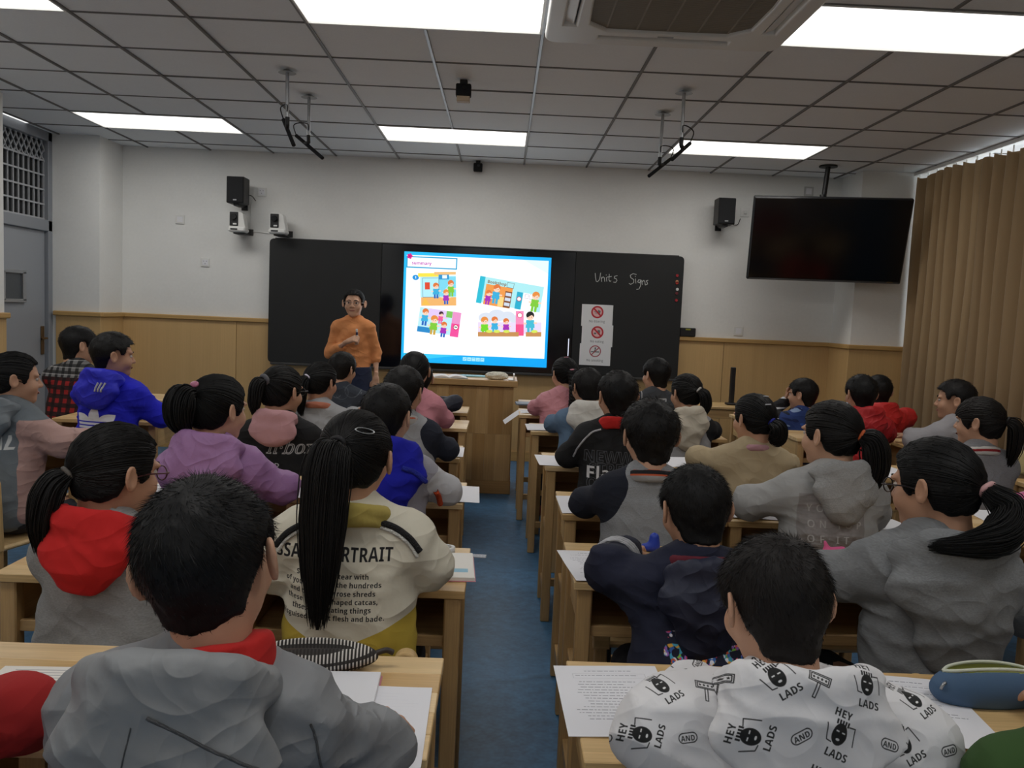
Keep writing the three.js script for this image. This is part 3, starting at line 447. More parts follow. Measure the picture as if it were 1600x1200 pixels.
// ------------------------------------------------------------------ lectern and the things on it
{
  const x0 = -0.74, x1 = 0.112, z1 = -6.78, dz = 0.5, t = thing('lectern', 'wide wooden lectern of glued boards in front of the screen', 'lectern', [(x0 + x1) / 2, 0, z1 - dz / 2]);
  const w = x1 - x0; seed(31); let k = 0;
  for (const r of [0, 1]) { let x = -w / 2; while (x < w / 2 - 0.01) { const ww = Math.min(rr(0.08, 0.13), w / 2 - x); part('front_board', box(ww - 0.0008, 0.38, 0.02, 0.0008), M.lectern[k++ * 2 % 3], t, [x + ww / 2, 0.11 + 0.19 + r * 0.381, dz / 2 - 0.01]); x += ww; } }
  part('plinth', box(w + 0.01, 0.11, dz, 0.004), M.lectern[1], t, [0, 0.055, 0]);
  for (const s of [-1, 1]) part('side_panel', box(0.02, 0.77, dz - 0.03, 0.002), M.lectern[0], t, [s * (w / 2 - 0.01), 0.495, -0.01]);
  part('back_rail', box(w - 0.05, 0.1, 0.02, 0.002), M.lectern[1], t, [0, 0.8, -dz / 2 + 0.02]); part('shelf', box(w - 0.05, 0.018, dz - 0.05, 0.002), M.lectern[1], t, [0, 0.45, -0.01]);
  part('top', box(w + 0.06, 0.045, dz + 0.04, 0.005), M.lectern[2], t, [0, 0.902, 0]); part('front_rim', box(w + 0.06, 0.05, 0.022, 0.004), M.lectern[0], t, [0, 0.905, dz / 2 + 0.028]);
  const ty = 0.9255, zz = z1 - dz / 2;
  // open book, folded cloth, low white holder
  const ob = thing('open_book', 'open white book lying on the lectern', 'book', [-0.42, ty, zz + 0.12], 0.1);
  for (const s of [-1, 1]) { const pts = []; for (let i = 0; i <= 8; i++) pts.push(new THREE.Vector2(s * i * 0.018, 0.006 + 0.022 * Math.sin(Math.min(1, i / 8 * 1.05) * Math.PI) * (1 - i / 12))); const sh = new THREE.Shape([new THREE.Vector2(0, 0.001), ...pts, new THREE.Vector2(s * 0.144, 0.001)]); part('pages', new THREE.ExtrudeGeometry(sh, { depth: 0.2, bevelEnabled: false }), M.paper, ob, [0, 0, -0.1]); }
  part('cover', box(0.3, 0.003, 0.21, 0.001), std({ color: rgb(40, 80, 70), roughness: 0.5 }), ob, [0, 0.0016, 0]);
  solo('sheet_pile', join([box(0.3, 0.006, 0.14, 0.001), at(box(0.29, 0.003, 0.13, 0.001), 0.02, 0.0045, 0.005, 0, 0.04)]), std({ color: rgb(150, 205, 222), roughness: 0.7 }), 'pale blue sheets lying on the lectern beside the open book', 'papers', [-0.2, ty + 0.0035, zz - 0.085], [0, 0.02, 0]);
  const lump = new THREE.IcosahedronGeometry(1, 5), lp = lump.attributes.position; for (let i = 0; i < lp.count; i++) { const p = V(lp.getX(i), lp.getY(i), lp.getZ(i)), n = 1 + 0.14 * perlin.noise(p.x * 2.2, p.y * 2.2, p.z * 2.2) + 0.09 * Math.abs(perlin.noise(p.x * 9, p.y * 9, p.z * 9)); p.multiply(V(0.095, 0.034, 0.06)).multiplyScalar(n); lp.setXYZ(i, p.x, Math.max(p.y, -0.03), p.z); } lump.computeVertexNormals();
  const lumpTex = dataTex(128, 128, (u, v) => { const k2 = tnoise(u, v, 22, 22, 3) > 0.2 ? 0.4 : 1; return [226 * k2, 223 * k2, 208 * k2]; }); solo('patterned_pouch', lump, std({ map: rep(lumpTex, 3, 3), roughness: 0.9 }), 'cream and black speckled pouch lying on the lectern', 'pouch', [-0.03, ty + 0.03, zz + 0.13]);
  solo('white_stop', join([box(0.012, 0.05, 0.16, 0.003), at(box(0.05, 0.008, 0.16, 0.002), -0.02, -0.022, 0)]), M.whitePlastic, 'low white holder standing on the lectern end', 'holder', [w / 2 + (x0 + x1) / 2 + 0.0, ty + 0.026, zz + 0.12]);

  // side table with a slim black stand near the wall
  const a = atDepth(1143, 621, 7.55), st = thing('side_table', 'small wooden table under the slim black column by the front wall', 'table', [a.x - 0.05, 0, -7.55]);
  part('tabletop', box(0.62, 0.024, 0.4, 0.004), M.pine[1], st, [0, 0.72, 0]); for (const sx of [-1, 1]) for (const sz of [-1, 1]) part('leg', box(0.045, 0.708, 0.04, 0.004), M.pineLeg, st, [sx * 0.26, 0.354, sz * 0.16]); part('apron', box(0.5, 0.08, 0.018, 0.003), M.pineLeg, st, [0, 0.665, 0.165]); part('rail', box(0.5, 0.04, 0.018, 0.003), M.pineLeg, st, [0, 0.2, -0.165]);
  const sp = thing('column_device', 'slim upright black column device standing on the small side table', 'device', [a.x, 0.7325, -7.55]);
  part('column', box(0.04, 0.32, 0.045, 0.005), M.black, sp, [0, 0.18, 0]); part('foot', box(0.1, 0.02, 0.08, 0.006), M.black, sp, [0, 0.0105, 0]);
}
// ------------------------------------------------------------------ desks, chairs and what lies on the desks
let deskCount = 0;
function desk(x, near, label, turn = 0) {   // x = centre, near = distance of the pupil's edge
  const t = thing('school_desk', label, 'desk', [x, 0, -near - 0.2], turn, 'school desks'), n = deskCount++;
  for (let k = 0; k < 5; k++) part('top_board', box(0.6, 0.022, 0.0797, 0.0018), M.pine[(n * 3 + k * 5 + (k * n) % 3) % 4], t, [0, DESK_H - 0.011, 0.16 - k * 0.08]);
  for (const sx of [-1, 1]) {
    for (const sz of [-1, 1]) part('leg', box(0.042, DESK_H - 0.022, 0.042, 0.004), M.pineLeg, t, [sx * 0.268, (DESK_H - 0.022) / 2, sz * 0.168]);
    part('side_board', box(0.016, 0.13, 0.295, 0.002), M.pine[1], t, [sx * 0.268, DESK_H - 0.09, 0]);
    part('side_rail', box(0.02, 0.035, 0.295, 0.003), M.pineLeg, t, [sx * 0.268, 0.42, 0]);
    part('foot_rail', box(0.022, 0.04, 0.295, 0.003), M.pineLeg, t, [sx * 0.268, 0.12, 0]);
  }
  part('front_board', box(0.495, 0.13, 0.014, 0.002), M.pine[3], t, [0, DESK_H - 0.09, -0.168]);
  part('shelf', box(0.52, 0.012, 0.33, 0.002), M.pineLeg, t, [0, DESK_H - 0.152, 0]);
  part('shelf_lip', box(0.495, 0.03, 0.016, 0.002), M.pineLeg, t, [0, DESK_H - 0.145, 0.165]);
  part('foot_bar', box(0.515, 0.04, 0.022, 0.003), M.pineLeg, t, [0, 0.12, -0.05]);
  return t;
}
const postTop = (() => { const s = new THREE.Shape(); s.moveTo(-0.0225, 0); s.lineTo(0.0225, 0); s.lineTo(0.0225, 0.27); s.absarc(0, 0.27, 0.0225, 0, Math.PI, false); return new THREE.ExtrudeGeometry(s, { depth: 0.026, bevelEnabled: true, bevelThickness: 0.004, bevelSize: 0.004, bevelSegments: 2, curveSegments: 10 }).translate(0, 0, -0.013); })();
function chair(x, z, label, turn = 0) {   // x, z = centre of the seat
  const t = thing('school_chair', label, 'chair', [x, 0, z], turn, 'school chairs');
  part('seat', box(0.36, 0.022, 0.32, 0.008), M.pine[0], t, [0, 0.419, -0.01]);
  for (const sx of [-1, 1]) {
    part('leg', box(0.036, 0.408, 0.036, 0.004), M.pineLeg, t, [sx * 0.158, 0.204, -0.15]);
    part('leg', box(0.04, 0.42, 0.036, 0.004), M.pineLeg, t, [sx * 0.16, 0.21, 0.162]);
    part('back_post', postTop, M.pine[1], t, [sx * 0.16, 0.42, 0.164], [0.05, 0, 0]);
    part('side_rail', box(0.022, 0.035, 0.28, 0.003), M.pineLeg, t, [sx * 0.158, 0.2, 0.005]);
  }
  part('back_rest', box(0.285, 0.11, 0.018, 0.006), M.pine[2], t, [0, 0.625, 0.174], [0.05, 0, 0]);
  part('lower_back_rail', box(0.285, 0.04, 0.016, 0.004), M.pine[1], t, [0, 0.495, 0.167], [0.05, 0, 0]);
  part('apron', box(0.28, 0.05, 0.018, 0.003), M.pineLeg, t, [0, 0.38, -0.155]);
  part('cross_rail', box(0.28, 0.035, 0.02, 0.003), M.pineLeg, t, [0, 0.25, 0.02]);
  return t;
}

// printed work sheets: text of a real page is too small to read, so only its lines of type show
const sheetTex = [0, 1, 2].map((k) => canvas(420, 594, (c, w, h) => {
  seed(100 + k); c.fillStyle = '#e9e9ee'; c.fillRect(0, 0, w, h);
  if (k === 2) { c.strokeStyle = 'rgba(120,130,160,0.16)'; for (let y = 60; y < h - 40; y += 26) { c.beginPath(); c.moveTo(40, y); c.lineTo(rr(200, w - 40), y); c.stroke(); } return; }
  const dash = (x, y, len, a) => { c.fillStyle = `rgba(60,62,75,${a})`; while (len > 0) { const q = Math.min(len, rr(5, 26)); c.fillRect(x, y, q, 5); x += q + 5; len -= q + 5; } };
  dash(120, 50, 190, 0.7); c.strokeStyle = 'rgba(90,90,100,0.5)'; c.strokeRect(70, 78, 290, 40); dash(80, 92, 250, 0.4);
  for (let y = 150; y < 470; y += 24) dash(rr(50, 110), y, rr(140, 260), 0.5);
}));
for (const t of sheetTex) t.wrapS = t.wrapT = THREE.ClampToEdgeWrapping;
const sheetMat = sheetTex.map((m) => std({ map: m, roughness: 0.75 }));
let liftCount = 0;
function sheet(u, v, turn, label, opt = {}) {   // u, v = the sheet's middle as seen on the desk top
  const { w = 0.21, h = 0.29, kind = 0, y = DESK_H, curl = 0.004, droop = null } = opt, p = atHeight(u, v, y + 0.002);
  const g = new THREE.BoxGeometry(w, 0.0006, h, 8, 1, 10), q = g.attributes.position, s = liftCount++ * 1.7;
  for (let i = 0; i < q.count; i++) { const x = q.getX(i), z = q.getZ(i); let yy = q.getY(i) + curl * (0.5 + 0.5 * Math.sin(x * 14 + s)) * (0.4 + 0.6 * Math.abs(z) / h * 2) ; if (droop && x < droop) yy -= (droop - x) * 0.75; q.setY(i, yy); }
  const uv = g.attributes.uv; for (let i = 0; i < uv.count; i++) uv.setXY(i, q.getX(i) / w + 0.5, 0.5 - q.getZ(i) / h);
  g.computeVertexNormals();
  return solo('paper_sheet', g, opt.mat || sheetMat[kind], label, 'paper', [p.x, y + 0.0016, p.z], [0, turn, 0], 'loose paper sheets');
}
// ------------------------------------------------------------------ meshing of distance fields
function nets(fn, lo, hi, h) {
  const nx = Math.ceil((hi[0] - lo[0]) / h) + 1, ny = Math.ceil((hi[1] - lo[1]) / h) + 1, nz = Math.ceil((hi[2] - lo[2]) / h) + 1, f = new Float32Array(nx * ny * nz), B = 4;
  const id = (i, j, k) => (k * ny + j) * nx + i, rad = Math.sqrt(3) * B * h * 0.5 * 1.3 + 0.012;
  for (let k = 0; k < nz; k += B) for (let j = 0; j < ny; j += B) for (let i = 0; i < nx; i += B) {
    const c = fn(lo[0] + (i + (B - 1) / 2) * h, lo[1] + (j + (B - 1) / 2) * h, lo[2] + (k + (B - 1) / 2) * h), I = Math.min(i + B, nx), J = Math.min(j + B, ny), K = Math.min(k + B, nz), skip = Math.abs(c) > rad;
    for (let z = k; z < K; z++) for (let y = j; y < J; y++) for (let x = i; x < I; x++) f[id(x, y, z)] = skip ? c : fn(lo[0] + x * h, lo[1] + y * h, lo[2] + z * h);
  }
  const vid = new Int32Array(nx * ny * nz).fill(-1), pos = [], idx = [];
  const off = [[0, 0, 0], [1, 0, 0], [0, 1, 0], [1, 1, 0], [0, 0, 1], [1, 0, 1], [0, 1, 1], [1, 1, 1]], ed = [[0, 1], [2, 3], [4, 5], [6, 7], [0, 2], [1, 3], [4, 6], [5, 7], [0, 4], [1, 5], [2, 6], [3, 7]];
  for (let k = 0; k < nz - 1; k++) for (let j = 0; j < ny - 1; j++) for (let i = 0; i < nx - 1; i++) {
    let mask = 0; const g = []; for (let c = 0; c < 8; c++) { const v = f[id(i + off[c][0], j + off[c][1], k + off[c][2])]; g[c] = v; if (v < 0) mask |= 1 << c; }
    if (mask === 0 || mask === 255) continue;
    let x = 0, y = 0, z = 0, n = 0;
    for (const [a, b] of ed) { const va = g[a], vb = g[b]; if ((va < 0) === (vb < 0)) continue; const t = va / (va - vb); x += off[a][0] + t * (off[b][0] - off[a][0]); y += off[a][1] + t * (off[b][1] - off[a][1]); z += off[a][2] + t * (off[b][2] - off[a][2]); n++; }
    vid[id(i, j, k)] = pos.length / 3; pos.push(lo[0] + (i + x / n) * h, lo[1] + (j + y / n) * h, lo[2] + (k + z / n) * h);
  }
  const quad = (a, b, c, d, flip) => { if (a < 0 || b < 0 || c < 0 || d < 0) return; flip ? idx.push(a, c, b, b, c, d) : idx.push(a, b, c, b, d, c); };
  for (let k = 1; k < nz - 1; k++) for (let j = 1; j < ny - 1; j++) for (let i = 1; i < nx - 1; i++) {
    const s = f[id(i, j, k)] < 0;
    if (s !== f[id(i + 1, j, k)] < 0) quad(vid[id(i, j - 1, k - 1)], vid[id(i, j, k - 1)], vid[id(i, j - 1, k)], vid[id(i, j, k)], !s);
    if (s !== f[id(i, j + 1, k)] < 0) quad(vid[id(i - 1, j, k - 1)], vid[id(i, j, k - 1)], vid[id(i - 1, j, k)], vid[id(i, j, k)], s);
    if (s !== f[id(i, j, k + 1)] < 0) quad(vid[id(i - 1, j - 1, k)], vid[id(i, j - 1, k)], vid[id(i - 1, j, k)], vid[id(i, j, k)], !s);
  }
  const geo = new THREE.BufferGeometry(); geo.setAttribute('position', new THREE.Float32BufferAttribute(pos, 3)); geo.setIndex(idx); geo.computeVertexNormals(); return geo;
}
const caps = (x, y, z, b) => { // distance to a tapered capsule [ax,ay,az,ra,bx,by,bz,rb]
  const ux = b[4] - b[0], uy = b[5] - b[1], uz = b[6] - b[2], px = x - b[0], py = y - b[1], pz = z - b[2], t = clamp((px * ux + py * uy + pz * uz) / (ux * ux + uy * uy + uz * uz + 1e-9), 0, 1);
  const dx = px - ux * t, dy = py - uy * t, dz = pz - uz * t; return Math.sqrt(dx * dx + dy * dy + dz * dz) - b[3] - (b[7] - b[3]) * t;
};
const smin = (a, b, k) => { const h = Math.max(k - Math.abs(a - b), 0) / k; return Math.min(a, b) - h * h * k * 0.25; };
const smax = (a, b, k) => -smin(-a, -b, k);
const ell = (x, y, z, cx, cy, cz, rx, ry, rz) => { const a = (x - cx) / rx, b = (y - cy) / ry, c = (z - cz) / rz, k0 = Math.sqrt(a * a + b * b + c * c), d = a / rx, e = b / ry, f = c / rz, k1 = Math.sqrt(d * d + e * e + f * f); return k1 < 1e-6 ? -Math.min(rx, ry, rz) : k0 * (k0 - 1) / k1; };
const union = (x, y, z, bones, k) => { let d = 9; for (const b of bones) d = smin(d, caps(x, y, z, b), k); return d; };

// cut a mesh along fn = 0 into the part where fn > 0 and the rest, with a clean edge
function split(geo, fn) {
  const p = geo.attributes.position, n = geo.attributes.normal, ix = geo.index.array, val = new Float32Array(p.count);
  for (let i = 0; i < p.count; i++) val[i] = fn(p.getX(i), p.getY(i), p.getZ(i), n.getX(i), n.getY(i), n.getZ(i));
  const out = [0, 1].map(() => ({ pos: [], nor: [], idx: [], map: new Map() }));
  const add = (o, key, a, b, t) => { let q = o.map.get(key); if (q !== undefined) return q; q = o.pos.length / 3; const L = (g, c) => lerp(g.getComponent(a, c), g.getComponent(b, c), t); for (let c = 0; c < 3; c++) { o.pos.push(L(p, c)); o.nor.push(L(n, c)); } o.map.set(key, q); return q; };
  for (let i = 0; i < ix.length; i += 3) {
    const v = [ix[i], ix[i + 1], ix[i + 2]], s = v.map((a) => val[a] > 0);
    for (const side of [0, 1]) {
      const o = out[side], poly = [];
      for (let k = 0; k < 3; k++) { const a = v[k], b = v[(k + 1) % 3], ina = s[k] === !!side, inb = s[(k + 1) % 3] === !!side; if (ina) poly.push(add(o, a, a, a, 0)); if (ina !== inb) { const lo = Math.min(a, b), hi = Math.max(a, b); poly.push(add(o, lo * 4194304 + hi + 0.5, lo, hi, val[lo] / (val[lo] - val[hi]))); } }
      for (let k = 2; k < poly.length; k++) o.idx.push(poly[0], poly[k - 1], poly[k]);
    }
  }
  return out.map((o) => { const g = new THREE.BufferGeometry(); g.setAttribute('position', new THREE.Float32BufferAttribute(o.pos, 3)); g.setAttribute('normal', new THREE.Float32BufferAttribute(o.nor, 3)); g.setIndex(o.idx); return g; }).reverse();   // [fn > 0, rest]
}
// flat uv as a tailor lays out a back and a front piece: back on the left half, front on the right half
function clothUV(geo, y0, size, tilt = 0) {
  const g = geo.toNonIndexed(), p = g.attributes.position, n = g.attributes.normal, uv = new Float32Array(p.count * 2), ct = Math.cos(tilt), st = Math.sin(tilt);
  for (let i = 0; i < p.count; i += 3) { const nz = (n.getZ(i) + n.getZ(i + 1) + n.getZ(i + 2)) * ct + (n.getY(i) + n.getY(i + 1) + n.getY(i + 2)) * st, front = nz < -0.15 ? 0.5 : 0; for (let k = i; k < i + 3; k++) { uv[k * 2] = (p.getX(k) / size + 0.5) * 0.5 + front; uv[k * 2 + 1] = ((p.getY(k) - y0) * ct - p.getZ(k) * st) / size; } }
  g.setAttribute('uv', new THREE.BufferAttribute(uv, 2)); return g;
}

// ------------------------------------------------------------------ head and hands (head origin between the ears, face to -z)
const skull = (x, y, z) => smin(ell(x, y, z, 0, 0.018, 0.006, 0.072, 0.086, 0.092), caps(x, y, z, [0, -0.03, 0.022, 0.052, 0, -0.16, 0.035, 0.047]), 0.03);
const headField = (x, y, z) => {
  const ax = Math.abs(x); let d = skull(x, y, z);
  d = smin(d, ell(x, y, z, 0, -0.045, -0.028, 0.056, 0.058, 0.06), 0.03);
  d = smin(d, ell(x, y, z, 0, -0.088, -0.062, 0.024, 0.018, 0.022), 0.03);
  d = smin(d, ell(ax, y, z, 0.036, -0.03, -0.06, 0.026, 0.026, 0.022), 0.02);
  d = smin(d, ell(ax, y, z, 0.03, 0.022, -0.076, 0.024, 0.008, 0.012), 0.012);
  d = smax(d, -ell(ax, y, z, 0.03, 0.003, -0.096, 0.018, 0.011, 0.012), 0.012);
  d = smin(d, caps(x, y, z, [0, 0.004, -0.086, 0.006, 0, -0.024, -0.1, 0.0105]), 0.012);
  d = smin(d, ell(ax, y, z, 0.011, -0.027, -0.092, 0.0085, 0.007, 0.009), 0.006);
  d = smin(d, ell(x, y, z, 0, -0.052, -0.084, 0.021, 0.0055, 0.008), 0.005);
  d = smin(d, ell(x, y, z, 0, -0.061, -0.082, 0.018, 0.006, 0.008), 0.004);
  // ears
  const ex = ax - 0.079 - (z - 0.0) * 0.45; let e = ell(ex, y - (z - 0.012) * 0.3, z, 0.004, -0.004, 0.014, 0.0075, 0.031, 0.02);
  e = smax(e, -ell(ex, y - (z - 0.012) * 0.3, z, 0.01, 0.0, 0.012, 0.006, 0.02, 0.012), 0.004);
  d = smin(d, e, 0.006);
  return d;
};
const headGeo = nets(headField, [-0.105, -0.165, -0.125], [0.105, 0.115, 0.115], 0.0042);
const eyeGeo = new THREE.SphereGeometry(0.0125, 14, 10).scale(1, 0.72, 1), irisGeo = new THREE.SphereGeometry(0.0072, 12, 8);
const handField = (fist) => {
  const fx = [-0.026, -0.009, 0.008, 0.024], len = [0.06, 0.068, 0.063, 0.05], chains = [];
  const palm = fx.map((x) => [x * 0.55, 0, 0.005, 0.014, x, 0.002, -0.066, 0.0115]);
  fx.forEach((x, i) => { const L = len[i]; if (fist) chains.push([[x, 0.0, -0.066, 0.0105, x * 0.95, -0.022, -0.09, 0.0095], [x * 0.95, -0.022, -0.09, 0.0095, x * 0.85, -0.045, -0.07, 0.0088], [x * 0.85, -0.045, -0.07, 0.0088, x * 0.8, -0.042, -0.048, 0.008]]); else chains.push([[x, 0.002, -0.066, 0.0098, x * 1.12, 0.004, -0.066 - L * 0.45, 0.009], [x * 1.12, 0.004, -0.066 - L * 0.45, 0.009, x * 1.16, -0.006, -0.066 - L * 0.78, 0.0082], [x * 1.16, -0.006, -0.066 - L * 0.78, 0.0082, x * 1.14, -0.019, -0.066 - L, 0.0072]]); });
  chains.push(fist ? [[-0.016, -0.006, -0.014, 0.013, -0.038, -0.022, -0.045, 0.011], [-0.038, -0.022, -0.045, 0.011, -0.022, -0.034, -0.072, 0.009]] : [[-0.014, -0.004, -0.012, 0.013, -0.04, -0.008, -0.038, 0.0108], [-0.04, -0.008, -0.038, 0.0108, -0.05, -0.014, -0.064, 0.009]]);
  return (x, y, z) => { let d = 9; for (const p of palm) d = smin(d, caps(x, y, z, p), 0.012); d = smin(d, caps(x, y, z, [0, 0, 0.05, 0.02, 0, 0, 0.0, 0.019]), 0.015); let f = 9; for (const c of chains) { let q = 9; for (const b of c) q = smin(q, caps(x, y, z, b), 0.004); f = Math.min(f, q); } return smin(d, f, 0.006); };
};
const handGeo = nets(handField(false), [-0.075, -0.045, -0.15], [0.055, 0.035, 0.075], 0.0036), fistGeo = nets(handField(true), [-0.07, -0.07, -0.115], [0.055, 0.035, 0.075], 0.0036);
const mirrored = (g) => { const m = g.clone().scale(-1, 1, 1), ix = m.index.array; for (let i = 0; i < ix.length; i += 3) [ix[i + 1], ix[i + 2]] = [ix[i + 2], ix[i + 1]]; m.computeVertexNormals(); return m; };
const handGeoL = mirrored(handGeo), fistGeoL = mirrored(fistGeo);

// ------------------------------------------------------------------ hair
const table = (t) => (x) => { for (let i = 1; i < t.length; i++) if (x <= t[i][0]) { const k = (x - t[i - 1][0]) / (t[i][0] - t[i - 1][0]); return lerp(t[i - 1][1], t[i][1], k * k * (3 - 2 * k)); } return t[t.length - 1][1]; };
const LINES = {
  boy: table([[0, -0.088], [0.8, -0.08], [1.15, -0.04], [1.35, 0.012], [1.5, 0.032], [1.7, 0.026], [1.82, -0.006], [1.98, -0.004], [2.12, 0.04], [2.5, 0.052], [3.15, 0.054]]),
  high: table([[0, -0.075], [0.8, -0.065], [1.15, -0.01], [1.35, 0.022], [1.5, 0.036], [1.7, 0.034], [1.82, 0.01], [1.98, 0.01], [2.12, 0.05], [2.5, 0.064], [3.15, 0.066]]),
  girl: table([[0, -0.062], [0.7, -0.062], [1.1, -0.05], [1.35, -0.01], [1.55, 0.012], [1.75, 0.0], [1.9, -0.02], [2.02, -0.01], [2.15, 0.04], [2.5, 0.064], [3.15, 0.068]]),
  fringe: table([[0, -0.07], [0.7, -0.068], [1.1, -0.055], [1.35, -0.01], [1.55, 0.01], [1.75, -0.01], [1.92, -0.04], [2.1, -0.02], [2.3, 0.018], [2.6, 0.024], [3.15, 0.026]]),
};
const hairMat = [lin(0.0042, 0.004, 0.0042), lin(0.0052, 0.0045, 0.0044), lin(0.0085, 0.0064, 0.0056)].map((c) => phy({ color: c, roughness: 0.58, specularIntensity: 0.55 }));
function hairField(o) {
  const line = LINES[o.line || 'boy'], top = o.top ?? 0.02, low = o.low ?? 0.006, s0 = o.seed || 0, lump = o.lump ?? 0.004;
  return (x, y, z) => {
    const d = skull(x, y, z); if (d > 0.07 || d < -0.045) return d;
    const az = Math.abs(Math.atan2(x, z + 0.004)), t = low + (top - low) * sstep(-0.07, 0.055, y);
    const clump = perlin.noise(x * 34 + s0, y * 20, z * 34) * lump + perlin.noise(x * 80, y * 50 + s0, z * 80) * lump * 0.5;
    let h = d - t - clump;
    h = smax(h, (line(az) + perlin.noise(x * 60, s0, z * 60) * 0.006 - y) * 0.85, 0.008);
    return smax(h, -(d + 0.018), 0.004);
  };
}
const capCache = new Map();
function hairCap(o, cell) { const key = JSON.stringify(o) + cell; if (!capCache.has(key)) capCache.set(key, nets(hairField(o), [-0.125, -0.12, -0.14], [0.125, 0.16, 0.14], cell)); return capCache.get(key); }
// strand bundles as thin three-sided tubes
class Strands {
  constructor() { this.pos = []; this.nor = []; this.idx = []; }
  add(pts, r, taper = 0.25) {
    const n = pts.length, base = this.pos.length / 3; let up = V(0.31, 0.2, 0.93);
    for (let i = 0; i < n; i++) {
      const t = pts[Math.min(i + 1, n - 1)].clone().sub(pts[Math.max(i - 1, 0)]).normalize(), a = up.clone().sub(t.clone().multiplyScalar(up.dot(t))).normalize(), b = t.clone().cross(a), k = i / (n - 1), q = r * (k > 0.7 ? lerp(1, taper, (k - 0.7) / 0.3) : lerp(0.7, 1, Math.min(1, k * 5)));
      up = a;
      for (let j = 0; j < 3; j++) { const w = j * 2.0944, nx = a.clone().multiplyScalar(Math.cos(w)).add(b.clone().multiplyScalar(Math.sin(w))); this.pos.push(pts[i].x + nx.x * q, pts[i].y + nx.y * q, pts[i].z + nx.z * q); this.nor.push(nx.x, nx.y, nx.z); }
      if (i) for (let j = 0; j < 3; j++) { const A = base + (i - 1) * 3 + j, Bq = base + (i - 1) * 3 + (j + 1) % 3, C = A + 3, D = Bq + 3; this.idx.push(A, Bq, C, Bq, D, C); }
    }
  }
  spike(p, d, w, side) { const base = this.pos.length / 3, e = p.clone().add(d), m = p.clone().add(side.clone().multiplyScalar(w)), n = d.clone().normalize(); for (const q of [p, m, e]) { this.pos.push(q.x, q.y, q.z); this.nor.push(side.y * n.z - side.z * n.y, side.z * n.x - side.x * n.z, side.x * n.y - side.y * n.x); } this.idx.push(base, base + 1, base + 2); }
  geo() { const g = new THREE.BufferGeometry(); g.setAttribute('position', new THREE.Float32BufferAttribute(this.pos, 3)); g.setAttribute('normal', new THREE.Float32BufferAttribute(this.nor, 3)); g.setIndex(this.idx); return g; }
}
const mergeIdx = (list) => mergeGeometries(list.map((g) => { const q = g.clone(); for (const k of Object.keys(q.attributes)) if (!['position', 'normal'].includes(k)) q.deleteAttribute(k); if (!q.index) q.setIndex([...Array(q.attributes.position.count).keys()]); return q; }));
function shortHair(o, near) {
  const cap = hairCap({ line: 'boy', ...o.cap }, near ? 0.0045 : 0.0065), S = new Strands(), p = cap.attributes.position, n = cap.attributes.normal, count = o.count ?? (near ? 16000 : 3000), len = o.len ?? 0.014, crown = V(0.008, 0.095, 0.05);
  seed(900 + (o.seed || 0));
  for (let i = 0; i < count; i++) {
    const k = Math.floor(rnd() * p.count), q = V(p.getX(k), p.getY(k), p.getZ(k)), m = V(n.getX(k), n.getY(k), n.getZ(k)); if (m.dot(q) < 0) continue;
    const flow = q.clone().sub(crown).addScaledVector(m, -q.clone().sub(crown).dot(m)).normalize(); flow.y -= 0.25; const swirl = m.clone().cross(flow).multiplyScalar(0.35);
    const high = sstep(-0.05, 0.06, q.y), L = len * (0.35 + 0.75 * high) * rr(0.6, 1.3), d = m.clone().multiplyScalar((o.stand ?? 0.45) * (0.5 + 0.7 * high)).addScaledVector(flow, 0.8).add(swirl).add(V(rr(-0.3, 0.3), rr(-0.25, 0.25), rr(-0.3, 0.3))).normalize().multiplyScalar(L);
    q.addScaledVector(m, -0.002); q.x += rr(-0.003, 0.003); q.y += rr(-0.003, 0.003); q.z += rr(-0.003, 0.003);
    S.spike(q, d, near ? 0.0011 : 0.0022, V(rr(-1, 1), rr(-1, 1), rr(-1, 1)).normalize());
  }
  return mergeIdx([cap, S.geo()]);
}
const onSurface = (f, dir, from) => { let r = 0.16; for (let i = 0; i < 14; i++) { const d = f(from.x + dir.x * r, from.y + dir.y * r, from.z + dir.z * r); r -= d * 0.9; if (Math.abs(d) < 0.0006) break; } return clamp(r, 0.03, 0.16); };
const resample = (pts, n) => new THREE.CatmullRomCurve3(pts.map((p) => V(...p))).getPoints(n - 1);
// combed-back hair that runs to a tie, and a tail that hangs from it
function tiedHair(o, near) {
  const opt = { line: 'girl', top: 0.015, low: 0.008, lump: 0.0015, ...o.cap }, f = hairField(opt), cap = hairCap(opt, near ? 0.0045 : 0.0065), S = new Strands(), tie = V(...o.tie), c0 = V(0, 0.01, 0.0), tdir = tie.clone().sub(c0).normalize();
  seed(500 + (o.seed || 0)); const line = LINES[opt.line], N = o.comb ?? (near ? 700 : 240);
  for (let i = 0; i < N; i++) {
    const az = rr(-3.1, 3.1), y = line(Math.abs(az)) + 0.006 + rr(0, 0.03) * rnd(), dir0 = V(Math.sin(az) * 0.085, y - 0.01, Math.cos(az) * 0.085).normalize(), pts = [], ang = dir0.angleTo(tdir), nS = 9;
    for (let k = 0; k < nS; k++) { const t = k / (nS - 1), q = dir0.clone().multiplyScalar(Math.sin((1 - t) * ang)).addScaledVector(tdir, Math.sin(t * ang)).normalize(), r = onSurface(f, q, c0) + 0.0008 + 0.0014 * Math.sin(i * 1.3 + t * 5) * rnd(); pts.push(q.multiplyScalar(r).add(c0)); }
    S.add(pts, near ? 0.0014 : 0.0024, 0.8);
  }
  return mergeIdx([cap, S.geo()]);
}
